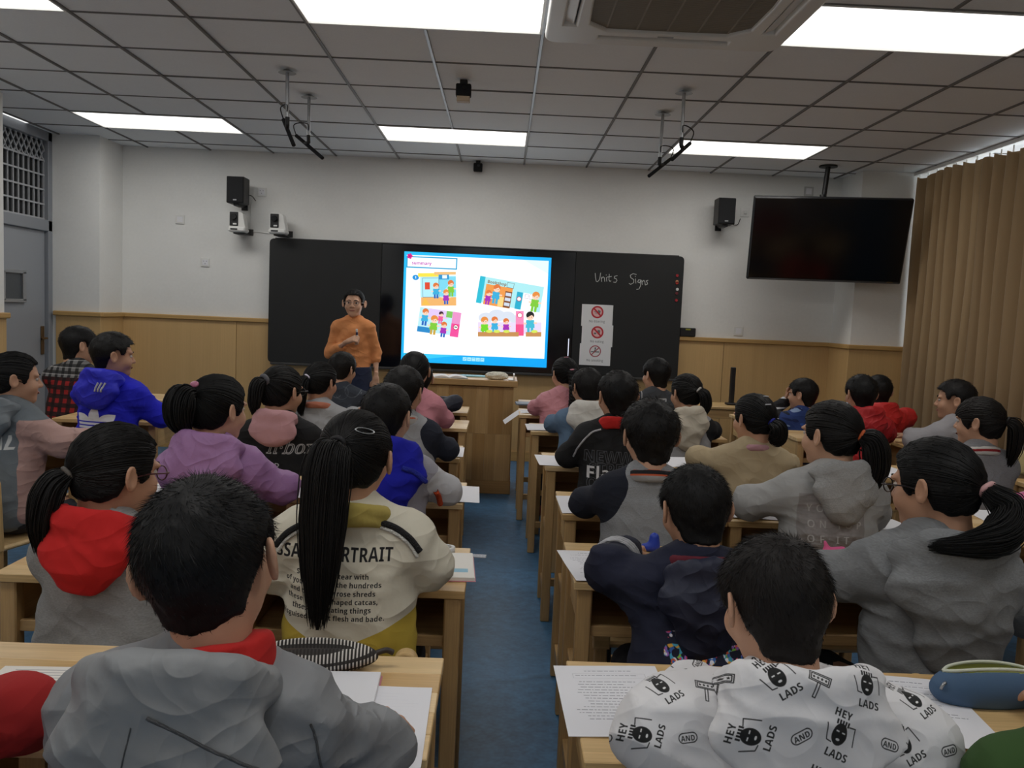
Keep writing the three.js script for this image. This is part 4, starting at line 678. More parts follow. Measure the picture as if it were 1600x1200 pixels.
function tail(o, near) {
  const S = new Strands(), n = 16, ctr = resample(o.tail, n), prof = o.prof || [0.014, 0.03, 0.034, 0.03, 0.018], P = (t) => { const k = t * (prof.length - 1), i = Math.min(Math.floor(k), prof.length - 2); return lerp(prof[i], prof[i + 1], k - i); }, N = o.strands ?? (near ? 620 : 200), flat = o.flat ?? 0.7;
  const ref = V(0, 0.29, 0.957), fa = [], fb = []; ctr.forEach((c, k) => { const T = ctr[Math.min(k + 1, n - 1)].clone().sub(ctr[Math.max(k - 1, 0)]).normalize(), a = T.clone().cross(ref).normalize(); fa.push(a); fb.push(T.cross(a)); });
  const ring = (k, c, w, r) => { const i = Math.min(Math.max(Math.round(k), 0), n - 1); return c.clone().addScaledVector(fa[i], Math.cos(w) * r).addScaledVector(fb[i], Math.sin(w) * r * flat); };
  seed(700 + (o.seed || 0));
  for (let i = 0; i < N; i++) {
    const a = rr(0, 6.283), q = Math.sqrt(rr(0.25, 1)), end = rr(0.82, 1), pts = [], wob = rr(-0.006, 0.006), ph = rr(0, 6), frizz = rnd() < 0.06 ? rr(1, 1.35) : 1;
    for (let k = 0; k < n; k++) { const t = k / (n - 1) * end, j = t * (n - 1), i0 = Math.min(Math.floor(j), n - 2), c = ctr[i0].clone().lerp(ctr[i0 + 1], j - i0), r = P(t) * q * frizz; const f0 = ring(i0, c, a, r), f1 = ring(i0 + 1, c, a, r); pts.push(f0.lerp(f1, j - i0).addScaledVector(fa[i0], wob * Math.sin(t * 4 + ph)).addScaledVector(fb[i0], 0.4 * wob * Math.cos(t * 5 + ph))); }
    S.add(pts, near ? 0.0017 : 0.0032, 0.2);
  }
  // a solid core so that no light shows through
  const core = []; for (let k = 0; k < n; k++) core.push(ctr[k]);
  const g = new THREE.BufferGeometry(), pos = [], idx = [], m = 12; core.forEach((c, k) => { for (let j = 0; j < m; j++) { const w = j / m * 6.283, r = P(k / (n - 1)) * 0.86 * (k === n - 1 ? 0.2 : k > n - 3 ? 0.6 : 1); const e = ring(k, c, w, r); pos.push(e.x, e.y, e.z); if (k) { const A = (k - 1) * m + j, B = (k - 1) * m + (j + 1) % m; idx.push(A, B, A + m, B, B + m, A + m); } } });
  g.setAttribute('position', new THREE.Float32BufferAttribute(pos, 3)); g.setIndex(idx); g.computeVertexNormals();
  return mergeIdx([g, S.geo()]);
}
function braid(o) { // three strands woven down a path
  const S = [], ctr = resample(o.tail, 60), r = o.r || 0.017; for (let b = 0; b < 3; b++) { const pts = ctr.map((c, k) => { const w = k / 60 * 26 + b * 2.094, s = 1 - 0.4 * k / 60; return V(c.x + Math.cos(w) * r * 0.8 * s, c.y, c.z + Math.sin(2 * w) * r * 0.4 * s); }); S.push(new THREE.TubeGeometry(new THREE.CatmullRomCurve3(pts), 90, r * 0.72, 7)); }
  const e = ctr[ctr.length - 1], tuft = new Strands(); seed(61 + (o.seed || 0)); for (let i = 0; i < 60; i++) { const a = rr(0, 6.28), q = rr(0.2, 1) * r * 0.9; tuft.add([e.clone().add(V(0, 0.015, 0)), e.clone().add(V(Math.cos(a) * q, -0.02, Math.sin(a) * q)), e.clone().add(V(Math.cos(a) * q * 0.7, -0.06, Math.sin(a) * q * 0.7))], 0.0025); }
  return mergeIdx([...S, tuft.geo()]);
}
// ------------------------------------------------------------------ people
const skinMat = [[198, 152, 124], [190, 144, 116], [205, 160, 132]].map((c) => phy({ color: rgb(...c), roughness: 0.55, sheen: 0.1 }));
const eyeWhite = std({ color: rgb(196, 186, 178), roughness: 0.5 }), eyeDark = std({ color: rgb(28, 20, 16), roughness: 0.25 }), lipMat = std({ color: rgb(168, 98, 88), roughness: 0.5 }), browMat = std({ color: rgb(30, 24, 22), roughness: 0.8 });
const lipGeo = tube([[-0.019, -0.0565, -0.0885], [-0.008, -0.0555, -0.0925], [0, -0.0565, -0.093], [0.008, -0.0555, -0.0925], [0.019, -0.0565, -0.0885]], 0.0042, 12, 6);
const browGeo = tube([[0.014, 0.023, -0.0905], [0.028, 0.0275, -0.0895], [0.046, 0.022, -0.078]], 0.0026, 8, 5);
const foldBump = dataTex(512, 512, (u, v) => { const w = tnoise(u, v, 5, 5, 11) * 0.12, a = tnoise((u + w + 1) % 1, v, 6, 9, 2), b = tnoise(u, (v + w + 1) % 1, 13, 8, 6), c = tnoise(u, v, 70, 70, 3); const n = 90 + 105 * (1 - Math.abs(a) * 2.2) ** 3 * (a > -0.45 && a < 0.45 ? 1 : 0) + 46 * (1 - Math.min(1, Math.abs(b) * 2.4)) ** 2 + 7 * c; return [n, n, n]; }, false);
const fabricBump = dataTex(128, 128, (u, v) => { const n = 128 + 70 * tnoise(u, v, 64, 64, 1) + 30 * Math.sin(u * 400) * Math.sin(v * 400); return [n, n, n]; }, false);
const melange = dataTex(256, 256, (u, v) => { const n = 236 + 34 * tnoise(u, v, 50, 110, 4) + 16 * tnoise(u, v, 16, 60, 8); return [n, n, n]; });
const clothCache = new Map();
function cloth(c, kind = 'plain') {
  const key = c.join() + kind; if (clothCache.has(key)) return clothCache.get(key);
  const m = kind === 'melange' ? std({ color: rgb(...c), map: rep(melange, 6, 3), roughness: 0.95, bumpMap: rep(foldBump, 2.6, 1.3), bumpScale: 0.006 }) : kind === 'shell' ? phy({ color: rgb(...c), roughness: 0.6, bumpMap: rep(foldBump, 3.2, 1.6), bumpScale: 0.0075 }) : std({ color: rgb(...c), roughness: 0.92, bumpMap: rep(foldBump, 2.6, 1.3), bumpScale: 0.005 });
  clothCache.set(key, m); return m;
}
const SIZE = 0.72, CY0 = 0.42;   // the patch of cloth, in metres, that one print covers
function printed(c, draw, big) {
  const n = big ? 2048 : 1024, tex = canvas(n, n / 2, (k) => { k.fillStyle = `rgb(${c.join()})`; k.fillRect(0, 0, n, n / 2); const q = n / 2 / SIZE; draw(k, (x) => (x / SIZE + 0.5) * n / 2, (y) => n / 2 - (y - CY0) * q, q); });
  return std({ map: tex, roughness: 0.9, bumpMap: rep(foldBump, 2.8, 1.4), bumpScale: 0.006 });
}
const shoeMat = [std({ color: rgb(40, 42, 48), roughness: 0.6 }), std({ color: rgb(190, 190, 190), roughness: 0.6 }), std({ color: rgb(120, 40, 44), roughness: 0.6 })];
let peopleCount = 0;
function person(o) {
  const n = peopleCount++, s = o.scale ?? 1, near = o.d < 2.4, head = atDepth(o.u, o.v, o.d), H = head.y, yaw = o.yaw || 0, L = o.lean ?? 0.08, hx = o.hx || 0, top = o.top, stand = !!o.stand;
  const off = V(hx, 0, -L).applyAxisAngle(V(0, 1, 0), yaw), t = thing('person', o.label, 'person', [head.x - off.x, 0, head.z - off.z], yaw);
  const gap = o.near ? o.near - (o.d - L) : 0.24, sw = (o.sw ?? 0.13) * s, ys = H - 0.192 * s, zs = -0.68 * L, hy = stand ? H - 0.74 * s : 0.542, puff = (top.puff ?? 0.014) * 0.62, cw = (o.cw ?? 0.058) * s, bulk = o.bulk ?? 1;
  const cx = hx * 0.75, torso = [[cx - sw * 0.8, ys - 0.01, zs, 0.046 * s, cx + sw * 0.8, ys - 0.01, zs, 0.046 * s], [cx - cw, ys - 0.09, zs + 0.006, 0.08 * bulk, -0.06, hy, 0, 0.096 * bulk], [cx + cw, ys - 0.09, zs + 0.006, 0.08 * bulk, 0.06, hy, 0, 0.096 * bulk], [cx, ys - 0.05, zs, 0.08 * bulk, 0, hy, 0, 0.096 * bulk], [hx * 0.9, H - 0.128 * s, -0.9 * L + 0.024, 0.042, cx - sw * 0.92, ys + 0.004, zs, 0.046], [hx * 0.9, H - 0.128 * s, -0.9 * L + 0.024, 0.042, cx + sw * 0.92, ys + 0.004, zs, 0.046]];
  const arms = [-1, 1].map((sd, i) => {
    const a = (o.arms || [])[i] || {}, e0 = a.e || [0.225, 0.81, -(gap - 0.05)], e = [e0[0] * (stand ? 0.9 : 0.84), e0[1] + (stand ? 0 : 0.014), e0[2] + (stand ? 0 : 0.02)], h0 = a.h || [0.09, 0.815, -(gap + 0.14)], h = [h0[0], stand ? h0[1] : Math.max(h0[1], 0.816), h0[2]], S = [cx + sd * sw, ys - 0.018, zs], E = [cx + sd * e[0], e[1], e[2]], W = [cx + sd * h[0], h[1], h[2]], ar = ((top.arm ?? 1) - 1) * 0.6 + 0.84, cf = a.cuff ?? 1, J = W.map((w, k) => lerp(E[k], w, cf)), rj = lerp(0.043, 0.031, cf) * ar;
    return { sd, S, E, W, jb: [[...S, 0.05 * ar, ...E, 0.043 * ar], [...E, 0.043 * ar, ...J, rj]], fist: a.fist, dir: a.dir, roll: a.roll || 0, bones: [[...S, 0.05 * ar, ...E, 0.043 * ar], [...E, 0.043 * ar, ...W, 0.031 * ar]], ext: [hx * 0.6 + sd * 0.03, H - 0.15 * s, -0.8 * L, 0.03, ...S, 0.05] };
  });
  const dTorso = (x, y, z) => union(x, y, z, torso, 0.045), dArm = (a) => (x, y, z) => union(x, y, z, a.jb, 0.03), armL = dArm(arms[0]), armR = dArm(arms[1]), w0 = n * 3.7, wr = (top.wrinkle ?? 0.012) * 0.62;
  const fold = (x, y, z) => { const a = perlin.noise(x * 7 + w0, y * 9, z * 7), b = perlin.noise(x * 5 - y * 9 + w0, y * 13 + x * 6, z * 9 + 4); return ((1 - Math.abs(a)) ** 2 - 0.6) * wr * 0.6 + ((1 - Math.abs(b)) ** 3 - 0.4) * wr; };
  const dress = (x, y, z) => { let d = smin(dTorso(x, y, z), Math.min(armL(x, y, z), armR(x, y, z)), top.blend ?? 0.03) - puff; if (Math.abs(d) < 0.03) d -= fold(x, y, z); return d; };
  const hem = stand ? H - 0.625 : 0.455, xs = arms.flatMap((a) => [a.E[0], a.W[0]]), zsAll = arms.flatMap((a) => [a.E[2], a.W[2]]), ysAll = arms.flatMap((a) => [a.E[1], a.W[1]]), pad = 0.1 + puff;
  const jacketField = (x, y, z) => smax(dress(x, y, z), hem - y, 0.01);
  const lo = [Math.min(-0.2, cx - sw - 0.02, ...xs) - pad, Math.min(hem - 0.03, Math.min(...ysAll) - 0.09), Math.min(-0.2, ...zsAll) - pad], hi = [Math.max(0.2, cx + sw + 0.02, ...xs) + pad, Math.max(H - 0.07, Math.max(...ysAll) + 0.09), 0.22 + puff];
  const cell = clamp(o.d * 0.0045, 0.0085, 0.015) * (o.fine ?? 1);
  let shell = nets(jacketField, lo, hi, cell);
  const mats = {}, matOf = (c, kind) => c.isMaterial ? c : cloth(c, kind);
  const wear = (name, g, mat, label) => { if (!g.index || !g.index.count) return; const m = part(name, clothUV(g, CY0, SIZE, top.tilt || 0), mat, t); if (label) m.userData.label = label; return m; };
  const P = { H, L, ys, zs, hx, cx, sw, s, hem, arms };
  if (top.panels) for (const p of top.panels) { const [a, b] = split(shell, (x, y, z, nx, ny, nz) => p.fn(x, y, z, P, nx, ny, nz)); wear(p.name, a, matOf(p.color, p.kind), p.label); shell = b; }
  if (top.sleeve) { const [a, b] = split(shell, (x, y, z) => { const rag = top.raglan; let da = Math.min(armL(x, y, z), armR(x, y, z)); if (rag) da = Math.min(da, caps(x, y, z, arms[0].ext) + 0.004, caps(x, y, z, arms[1].ext) + 0.004); return dTorso(x, y, z) - da + (top.sleeveShift ?? 0); }); const halves = split(a, (x) => x - cx); for (const h of halves) wear('sleeve', h, matOf(top.sleeve, top.kind), top.sleeveLabel); shell = b; }
  wear(top.name || 'jacket', shell, top.print ? printed(top.color, top.print, near) : matOf(top.color, top.kind), top.text);
  // hood
  if (top.hood) {
    const q = top.hood, hs = (q.size ?? 1) * s, ww = q.wide ?? 1; let zb = 0.3; for (let i = 0; i < 80; i++) { const d = dress(cx, ys - 0.02, zb); if (d < 0.001) break; zb -= Math.max(d * 0.7, 0.001); } const N = [hx * 0.9, H - 0.134 * s + (q.up || 0), Math.max(zb - 0.052 * hs, -0.86 * L + 0.02) + (q.back || 0)];
    const hoodField = (X, Y, Z) => {
      const x = (X - N[0]) / hs / ww, y = (Y - N[1]) / hs, z = (Z - N[2]) / hs; if (x * x + y * y + z * z > 0.09) return 0.2;
      const rl = Math.sqrt(x * x + z * z * 1.1), ty = y - 0.3 * z - 0.012, tb = 0.017 + 0.017 * sstep(-0.04, 0.07, z);
      let d = Math.sqrt((rl - 0.074) ** 2 + ty * ty * 0.7) - tb;
      d = smin(d, ell(x, y, z, 0, -0.03, 0.066, 0.112, 0.06, 0.042), 0.03); d = smin(d, ell(x, y, z, 0, -0.1 * (q.drop ?? 1), 0.074, 0.07, 0.075 * (q.drop ?? 1), 0.034), 0.035);
      d = smax(d, -ell(x, y, z, 0, 0.05, 0.012, 0.06, 0.065, 0.05), 0.02);
      const a = perlin.noise(x * 8 + w0, y * 13, z * 8), b = perlin.noise(x * 20 + y * 9, y * 22 + w0, z * 14); d -= ((1 - Math.abs(a)) ** 2 - 0.55) * 0.01 + ((1 - Math.abs(b)) ** 2 - 0.5) * 0.004;
      return d * hs;
    };
    const hg = nets(hoodField, [N[0] - 0.17 * hs * ww, N[1] - 0.24 * hs, N[2] - 0.13 * hs], [N[0] + 0.17 * hs * ww, N[1] + 0.1 * hs, N[2] + 0.16 * hs], clamp(o.d * 0.0035, 0.006, 0.011));
    P.hoodField = hoodField; P.N = N;
    wear('hood', hg, q.print ? printed(q.color, q.print, near) : matOf(q.color, q.kind || top.kind), q.label);
  }
  // collar, neckerchief
  const ring = (name, q) => {
    const r = (q.r ?? 0.06) * s + 0.006, y0 = H - ((q.y ?? 0.148) - 0.016) * s, z0 = -0.88 * L + 0.028, g = nets((X, Y, Z) => { const x = X - hx * 0.95, y = Y - y0 - (q.slope ?? 0.25) * (Z - z0) - (q.roll || 0) * X, z = Z - z0, l = Math.sqrt(x * x + z * z * 0.95); let d = Math.sqrt((l - r) ** 2 + (y * (q.squash ?? 0.55)) ** 2) - (q.t ?? 0.014) * s; d = smax(d, (Math.abs(y) - (q.h ?? 0.03)) * 0.8, 0.008); if (q.wrinkle) d -= perlin.noise(x * 16 + w0, y * 60, z * 16) * q.wrinkle; return d * 0.8; }, [hx - r - 0.05, y0 - 0.09, z0 - r - 0.05], [hx + r + 0.05, y0 + 0.09, z0 + r + 0.05], clamp(o.d * 0.003, 0.005, 0.009));
    if (q.stripes) { let rest = g; for (const [a, b, c, nm] of q.stripes) { const [u, w] = split(rest, (X, Y, Z) => { const y = Y - y0 - (q.slope ?? 0.25) * (Z - z0); return Math.min(y - a, b - y); }); wear(nm || 'collar_stripe', u, matOf(c)); rest = w; } wear(name, rest, matOf(q.color, q.kind)); } else wear(name, g, matOf(q.color, q.kind), q.label);
  };
  if (top.collar) ring('collar', top.collar);
  if (o.scarf) { ring('neckerchief', { color: [196, 34, 30], r: 0.064, t: 0.017, h: 0.03, squash: 0.5, wrinkle: 0.006, ...o.scarf }); }
  // body: one continuous surface from head to feet
  const K = H - 0.12 * s, legs = stand ? [-1, 1].map((k) => [[k * 0.08, hy, 0, 0.085, k * 0.085, hy * 0.52, 0, 0.058], [k * 0.085, hy * 0.52, 0, 0.058, k * 0.085, 0.09, 0.02, 0.042]]) : [-1, 1].map((k) => [[k * 0.085, 0.531, -0.02, 0.078, k * 0.095, 0.485, -0.36, 0.053], [k * 0.095, 0.485, -0.36, 0.052, k * 0.1, 0.09, -0.36, 0.042]]);
  const bodyBones = [...torso.map((b) => [b[0], b[1], b[2], b[3] - 0.004, b[4], b[5], b[6], b[7] - 0.004]), [hx, K, -L + 0.03, 0.046 * s, hx * 0.9, H - 0.2 * s, -0.85 * L + 0.03, 0.05 * s], ...legs.flat().map((b) => [b[0], b[1], b[2], b[3] - 0.006, b[4], b[5], b[6], b[7] - 0.006]), ...legs.map((l) => { const e = l[1]; return [e[4], 0.05, e[6], 0.03, e[4], 0.035, e[6] - 0.1, 0.026]; })];
  const bodyF = (x, y, z) => { let d = union(x, y, z, bodyBones, 0.035); for (const a of arms) d = smin(d, union(x, y, z, a.bones.map((b) => [b[0], b[1], b[2], b[3] * 0.8, b[4], b[5], b[6], b[7] * 0.78]), 0.02), 0.03); return d; };
  const bodyGeo = nets(bodyF, [lo[0], -0.02, Math.min(lo[2], -0.52)], [hi[0], H - 0.06, 0.2], 0.02), headM = new THREE.Matrix4().compose(V(hx, H, -L), new THREE.Quaternion().setFromEuler(new THREE.Euler(o.pitch ?? -0.06, (o.look ?? Math.atan2(head.x + 0.27, -(FRONT - head.z)) * 0.75) - yaw, o.roll || 0, 'YXZ')), V(s * 1.0, s, s));
  const pieces = [bodyGeo, headGeo.clone().applyMatrix4(headM)];
  for (const a of arms) {
    const d = a.dir ? V(...a.dir).normalize() : V(a.W[0] - a.E[0], (a.W[1] - a.E[1]) * 0.3 - 0.02, a.W[2] - a.E[2]).normalize(), zz = d.clone().negate(), xx = V(0, 1, 0).cross(zz).normalize(), yy = zz.clone().cross(xx), m = new THREE.Matrix4().makeBasis(xx, yy, zz).multiply(new THREE.Matrix4().makeRotationZ(a.roll)).scale(V(1, 1, 1).multiplyScalar(0.86 * (o.handScale || 1))).setPosition(a.W[0] + d.x * 0.012, a.W[1] + d.y * 0.012, a.W[2] + d.z * 0.012);
    a.handM = m; pieces.push((a.sd > 0 ? (a.fist ? fistGeo : handGeo) : (a.fist ? fistGeoL : handGeoL)).clone().applyMatrix4(m));
  }
  part('body', mergeIdx(pieces), skinMat[n % 3], t);
  const onHead = (name, g, mat, label) => { const m = part(name, g, mat, t); m.applyMatrix4(headM); if (label) m.userData.label = label; return m; };
  for (const k of [-1, 1]) { const eye = onHead('eye', eyeGeo, eyeWhite), iris = onHead('iris', irisGeo, eyeDark); eye.position.add(V(k * 0.03, 0.004, -0.0735).applyEuler(new THREE.Euler().setFromRotationMatrix(headM)).multiplyScalar(s)); iris.position.add(V(k * 0.03, 0.004, -0.0795).applyEuler(new THREE.Euler().setFromRotationMatrix(headM)).multiplyScalar(s)); eye.attach(iris); }
  onHead('lips', lipGeo, lipMat); onHead('eyebrow', browGeo, browMat); onHead('eyebrow', browGeo.clone().scale(-1, 1, 1), browMat);
  // trousers and shoes
  const legF = (x, y, z) => { let d = union(x, y, z, [...legs.flat(), [-0.07, hy, 0, 0.098, 0.07, hy, 0, 0.098], ...(stand ? [[-0.055, hem + 0.06, 0, 0.1, -0.068, hy, 0, 0.106], [0.055, hem + 0.06, 0, 0.1, 0.068, hy, 0, 0.106]] : [])], 0.03) - 0.007; if (Math.abs(d) < 0.04) d -= fold(x, y, z) * 0.5; return smax(smax(d, 0.075 - y, 0.01), y - (hem + 0.09), 0.01); };
  wear('trousers', nets(legF, [-0.24, 0.05, -0.5], [0.24, stand ? hem + 0.14 : 0.66, 0.18], 0.018), cloth(o.legs || [38, 40, 48]));
  for (const l of legs) { const e = l[1], g = nets((x, y, z) => smax(smin(caps(x, y, z, [e[4], 0.045, e[6] + 0.015, 0.04, e[4], 0.035, e[6] - 0.12, 0.032]), caps(x, y, z, [e[4], 0.05, e[6], 0.042, e[4], 0.085, e[6], 0.04]), 0.03), 0.003 - y, 0.004), [e[4] - 0.06, -0.01, e[6] - 0.18], [e[4] + 0.06, 0.14, e[6] + 0.08], 0.012); part('shoe', g, shoeMat[n % 3], t); }
  // hair
  const h = o.hair, hm = hairMat[h.tone ?? n % 2];
  let hairMesh, tailMesh; if (h.kind === 'short') hairMesh = onHead('hair', shortHair(h, near), hm);
  else {
    hairMesh = onHead('hair', tiedHair(h, near), hm);
    tailMesh = h.braid ? onHead('braid', braid(h), hm) : onHead('ponytail', tail(h, near), hm);
    const c = h.band || [30, 28, 30], T = V(...h.tie), d1 = V(...h.tail[1]).sub(V(...h.tail[0])).normalize(), g = new THREE.TorusGeometry(h.bandR ?? 0.016, h.bandT ?? 0.006, 8, 20); const q = onHead('hair_tie', g, std({ color: rgb(...c), roughness: 0.7 })); q.geometry = g.clone().applyQuaternion(new THREE.Quaternion().setFromUnitVectors(V(0, 0, 1), d1)).translate(h.tail[0][0], h.tail[0][1], h.tail[0][2]); tailMesh.attach(q);
  }
  if (h.clips) for (const c of h.clips) { const f = hairField({ line: 'girl', top: 0.015, low: 0.008, ...(h.cap || {}) }), dir = V(...c.at).normalize(), r = onSurface(f, dir, V(0, 0.01, 0)), p = dir.clone().multiplyScalar(r + 0.004).add(V(0, 0.01, 0)), m = onHead('hair_clip', c.geo, std({ color: rgb(...c.color), roughness: 0.35, metalness: c.metal || 0 }), c.label); m.geometry = c.geo.clone().applyQuaternion(new THREE.Quaternion().setFromUnitVectors(V(0, 0, 1), dir)).translate(p.x, p.y, p.z); hairMesh.attach(m); }
  if (o.glasses) { const f = []; for (const k of [-1, 1]) { f.push(new THREE.TorusGeometry(0.021, 0.0018, 6, 24).scale(1, 0.82, 1).translate(k * 0.031, 0.002, -0.1)); f.push(tube([[k * 0.052, 0.008, -0.098], [k * 0.074, 0.008, -0.09], [k * 0.081, 0.006, -0.03], [k * 0.083, -0.004, 0.014]], 0.0018, 16, 6)); } f.push(tube([[-0.011, 0.006, -0.101], [0, 0.009, -0.104], [0.011, 0.006, -0.101]], 0.0018, 8, 6)); onHead('glasses', join(f), std({ color: rgb(...o.glasses), roughness: 0.3 })); }
  P.t = t; P.field = (x, y, z) => Math.min(jacketField(x, y, z), P.hoodField ? P.hoodField(x, y, z) : 9); P.headM = headM; P.onHead = onHead; P.near = near; P.o = o;
  // thin trims that lie on the cloth, given by points seen from behind
  P.trim = (name, pts, r, color, lift = 0.3) => {
    const c = new THREE.CatmullRomCurve3(pts.map(([x, y]) => V(x, y, 0))), q = [];
    for (const p of c.getPoints(40)) { let z = 0.3, hit = false; for (let i = 0; i < 90; i++) { const d = P.field(p.x, p.y, z); if (d < 0.0008) { hit = true; break; } z -= Math.max(d * 0.7, 0.0012); if (z < -0.3) break; } if (!hit || (q.length && Math.abs(z - q[q.length - 1].z) > 0.02)) { if (q.length) break; else continue; } q.push(V(p.x, p.y, z + r * lift)); }
    if (q.length > 3) part(name, new THREE.TubeGeometry(new THREE.CatmullRomCurve3(q), 48, r, 6), matOf(color), t);
  };
  return P;
}
// ------------------------------------------------------------------ the class
const gemGeo = new THREE.IcosahedronGeometry(0.011, 0), ovalClip = new THREE.SphereGeometry(0.02, 16, 10).scale(1, 0.62, 0.5), pinClip = new THREE.TorusGeometry(0.022, 0.0022, 6, 24).scale(1, 0.32, 1), smallPin = new THREE.BoxGeometry(0.03, 0.005, 0.004);
const text = (c, s, x, y, px, style = 'bold', ls = 0) => { c.font = `${style} ${px}px sans-serif`; if (!ls) c.fillText(s, x, y); else for (const ch of s) { c.fillText(ch, x, y); x += c.measureText(ch).width + ls; } };
const boy = (seedv, o = {}) => ({ kind: 'short', seed: seedv, cap: { top: 0.019, low: 0.006, lump: 0.0035, seed: seedv % 4, ...(o.cap || {}) }, ...Object.fromEntries(Object.entries(o).filter(([k]) => k !== 'cap')) });
const people = {};
function pupil(id, who, o, dx) {
  const P = people[id] = person({ label: 'person ' + who, ...o });
  const g = P.t.position;
  if (o.deskX !== undefined) desk(o.deskX, o.near, 'pale wooden school desk of the person ' + (o.tag || who), o.deskTurn || 0);
  if (!o.noChair) chair(g.x, g.z + 0.005, 'wooden chair under the person ' + (o.tag || who), o.yaw || 0);
  return P;
}
const NAVY = [30, 34, 48], GREY = [160, 161, 164];

// door-side block, aisle column, from the back of the room
pupil('hoodieGrey', 'in a grey hooded jacket with a red neckerchief, arms folded', {
  u: 328, v: 882, d: 1.1, near: 1.3, deskX: -0.392, look: -0.03, roll: 0.2, pitch: -0.1, lean: 0.1, sw: 0.131, scale: 0.98, tag: 'in the grey hooded jacket with red neckerchief',
  arms: [{ e: [0.245, 0.8, -0.22], h: [-0.13, 0.805, -0.3] }, { e: [0.25, 0.815, -0.22], h: [-0.02, 0.845, -0.36] }],
  hair: boy(1, { len: 0.016, cap: { top: 0.018, line: 'high', low: 0.005 } }), scarf: { r: 0.07, t: 0.022, roll: 0.22, h: 0.04 },
  top: { color: [132, 134, 137], kind: 'shell', puff: 0.022, wrinkle: 0.02, hood: { color: [138, 140, 142], size: 1.12, wide: 1.1, drop: 1.25, up: -0.008 } }, fine: 0.9,
});
{ const P = people.hoodieGrey; P.trim('zipper', [[0.0, P.ys + 0.075], [0.05, P.ys + 0.045], [0.11, P.ys + 0.01], [0.16, P.ys - 0.03]], 0.002, [108, 109, 111]); P.trim('zipper', [[0.158, P.ys + 0.02], [0.168, P.ys - 0.02], [0.17, P.ys - 0.06], [0.16, P.ys - 0.1]], 0.0018, [112, 113, 115]); P.trim('seam', [[-0.02, P.ys + 0.06], [-0.03, P.ys], [-0.03, P.ys - 0.08]], 0.0009, [122, 124, 127]); }
pupil('yellow', 'with a very long ponytail, in a cream and yellow jacket', {
  u: 556, v: 716, d: 2.05, near: 2.12, deskX: -0.368, look: -0.15, lean: 0.03, sw: 0.144, tag: 'in the cream and yellow jacket', arms: [{}, { e: [0.225, 0.83, -0.06], h: [0.17, 0.8, -0.19] }],
  hair: { kind: 'tied', seed: 3, tie: [-0.008, 0.045, 0.108], tail: [[-0.008, 0.045, 0.112], [-0.012, 0.03, 0.145], [-0.018, -0.08, 0.16], [-0.02, -0.22, 0.16], [-0.018, -0.375, 0.165]], prof: [0.018, 0.044, 0.054, 0.052, 0.04, 0.02], flat: 0.42, strands: 900, comb: 900, clips: [{ at: [-0.32, 0.28, 0.9], geo: gemGeo, color: [200, 30, 32], label: 'red bead hair clip' }, { at: [-0.33, 0.16, 0.93], geo: gemGeo, color: [205, 36, 36], label: 'red bead hair clip' }, { at: [0.42, 0.62, 0.75], geo: pinClip, color: [205, 208, 210], metal: 0.5, label: 'white oval hair clip' }] },
  top: { color: [214, 208, 190], puff: 0.024, wrinkle: 0.012, arm: 1.1, panels: [{ name: 'lower_panel', color: [190, 164, 62], fn: (x, y, z) => 0.675 + Math.abs(x + 0.02) * 0.42 - y }], collar: { color: [178, 160, 84], r: 0.072, t: 0.02, h: 0.03, y: 0.15, wrinkle: 0.004 },
    print: (c, X, Y, q) => { c.fillStyle = '#1b1b1d'; c.save(); c.scale(1, 1.25); c.textAlign = 'center'; text(c, 'SSALF-PORTRAIT', X(-0.03), Y(0.882) / 1.25, 0.0355 * q); c.restore(); c.textAlign = 'center'; ['Some pepple tear with', 'of your heart by the hundreds', "and that's why rose shreds", 'these human shaped catcas,', 'thses devastating things', 'disguised as soft flesh and bade.'].forEach((s, i) => text(c, s, X(-0.03), Y(0.842 - i * 0.0195), 0.0162 * q)); } },
});
{ const P = people.yellow; for (const k of [-1, 1]) { P.trim('shoulder_stripe', [[k * 0.075, P.ys + 0.055], [k * 0.11, P.ys + 0.042], [k * 0.145, P.ys + 0.02], [k * 0.172, P.ys - 0.012]], 0.008, [28, 28, 30]); P.trim('shoulder_stripe', [[k * 0.075, P.ys + 0.044], [k * 0.11, P.ys + 0.03], [k * 0.142, P.ys + 0.008], [k * 0.166, P.ys - 0.024]], 0.005, [232, 230, 222]); } }
pupil('capeBlue', 'in a grey jacket with a wide royal blue hood and orange trim', {
  u: 604, v: 650, d: 2.95, near: 3.1, deskX: -0.42, look: -0.3, lean: 0.06, tag: 'with the wide royal blue hood', hair: boy(2, { cap: { top: 0.014 } }), arms: [{}, { e: [0.26, 0.82, -0.12], h: [0.14, 0.8, -0.3] }],
  top: { color: [160, 158, 168], sleeve: [196, 196, 200], raglan: true, puff: 0.022, hood: { color: [20, 26, 168], size: 1.25, wide: 1.12, drop: 1.0, up: -0.01, label: 'royal blue hood' }, collar: { color: [24, 28, 150], r: 0.066, h: 0.035, t: 0.014 } },
});
{ const P = people.capeBlue; P.trim('sleeve_band', [[0.08, P.ys + 0.045], [0.12, P.ys + 0.03], [0.155, P.ys + 0.0], [0.18, P.ys - 0.045]], 0.009, [34, 48, 168]); P.trim('sleeve_band', [[0.185, P.ys - 0.055], [0.195, P.ys - 0.085], [0.2, P.ys - 0.115]], 0.01, [214, 82, 40]); }
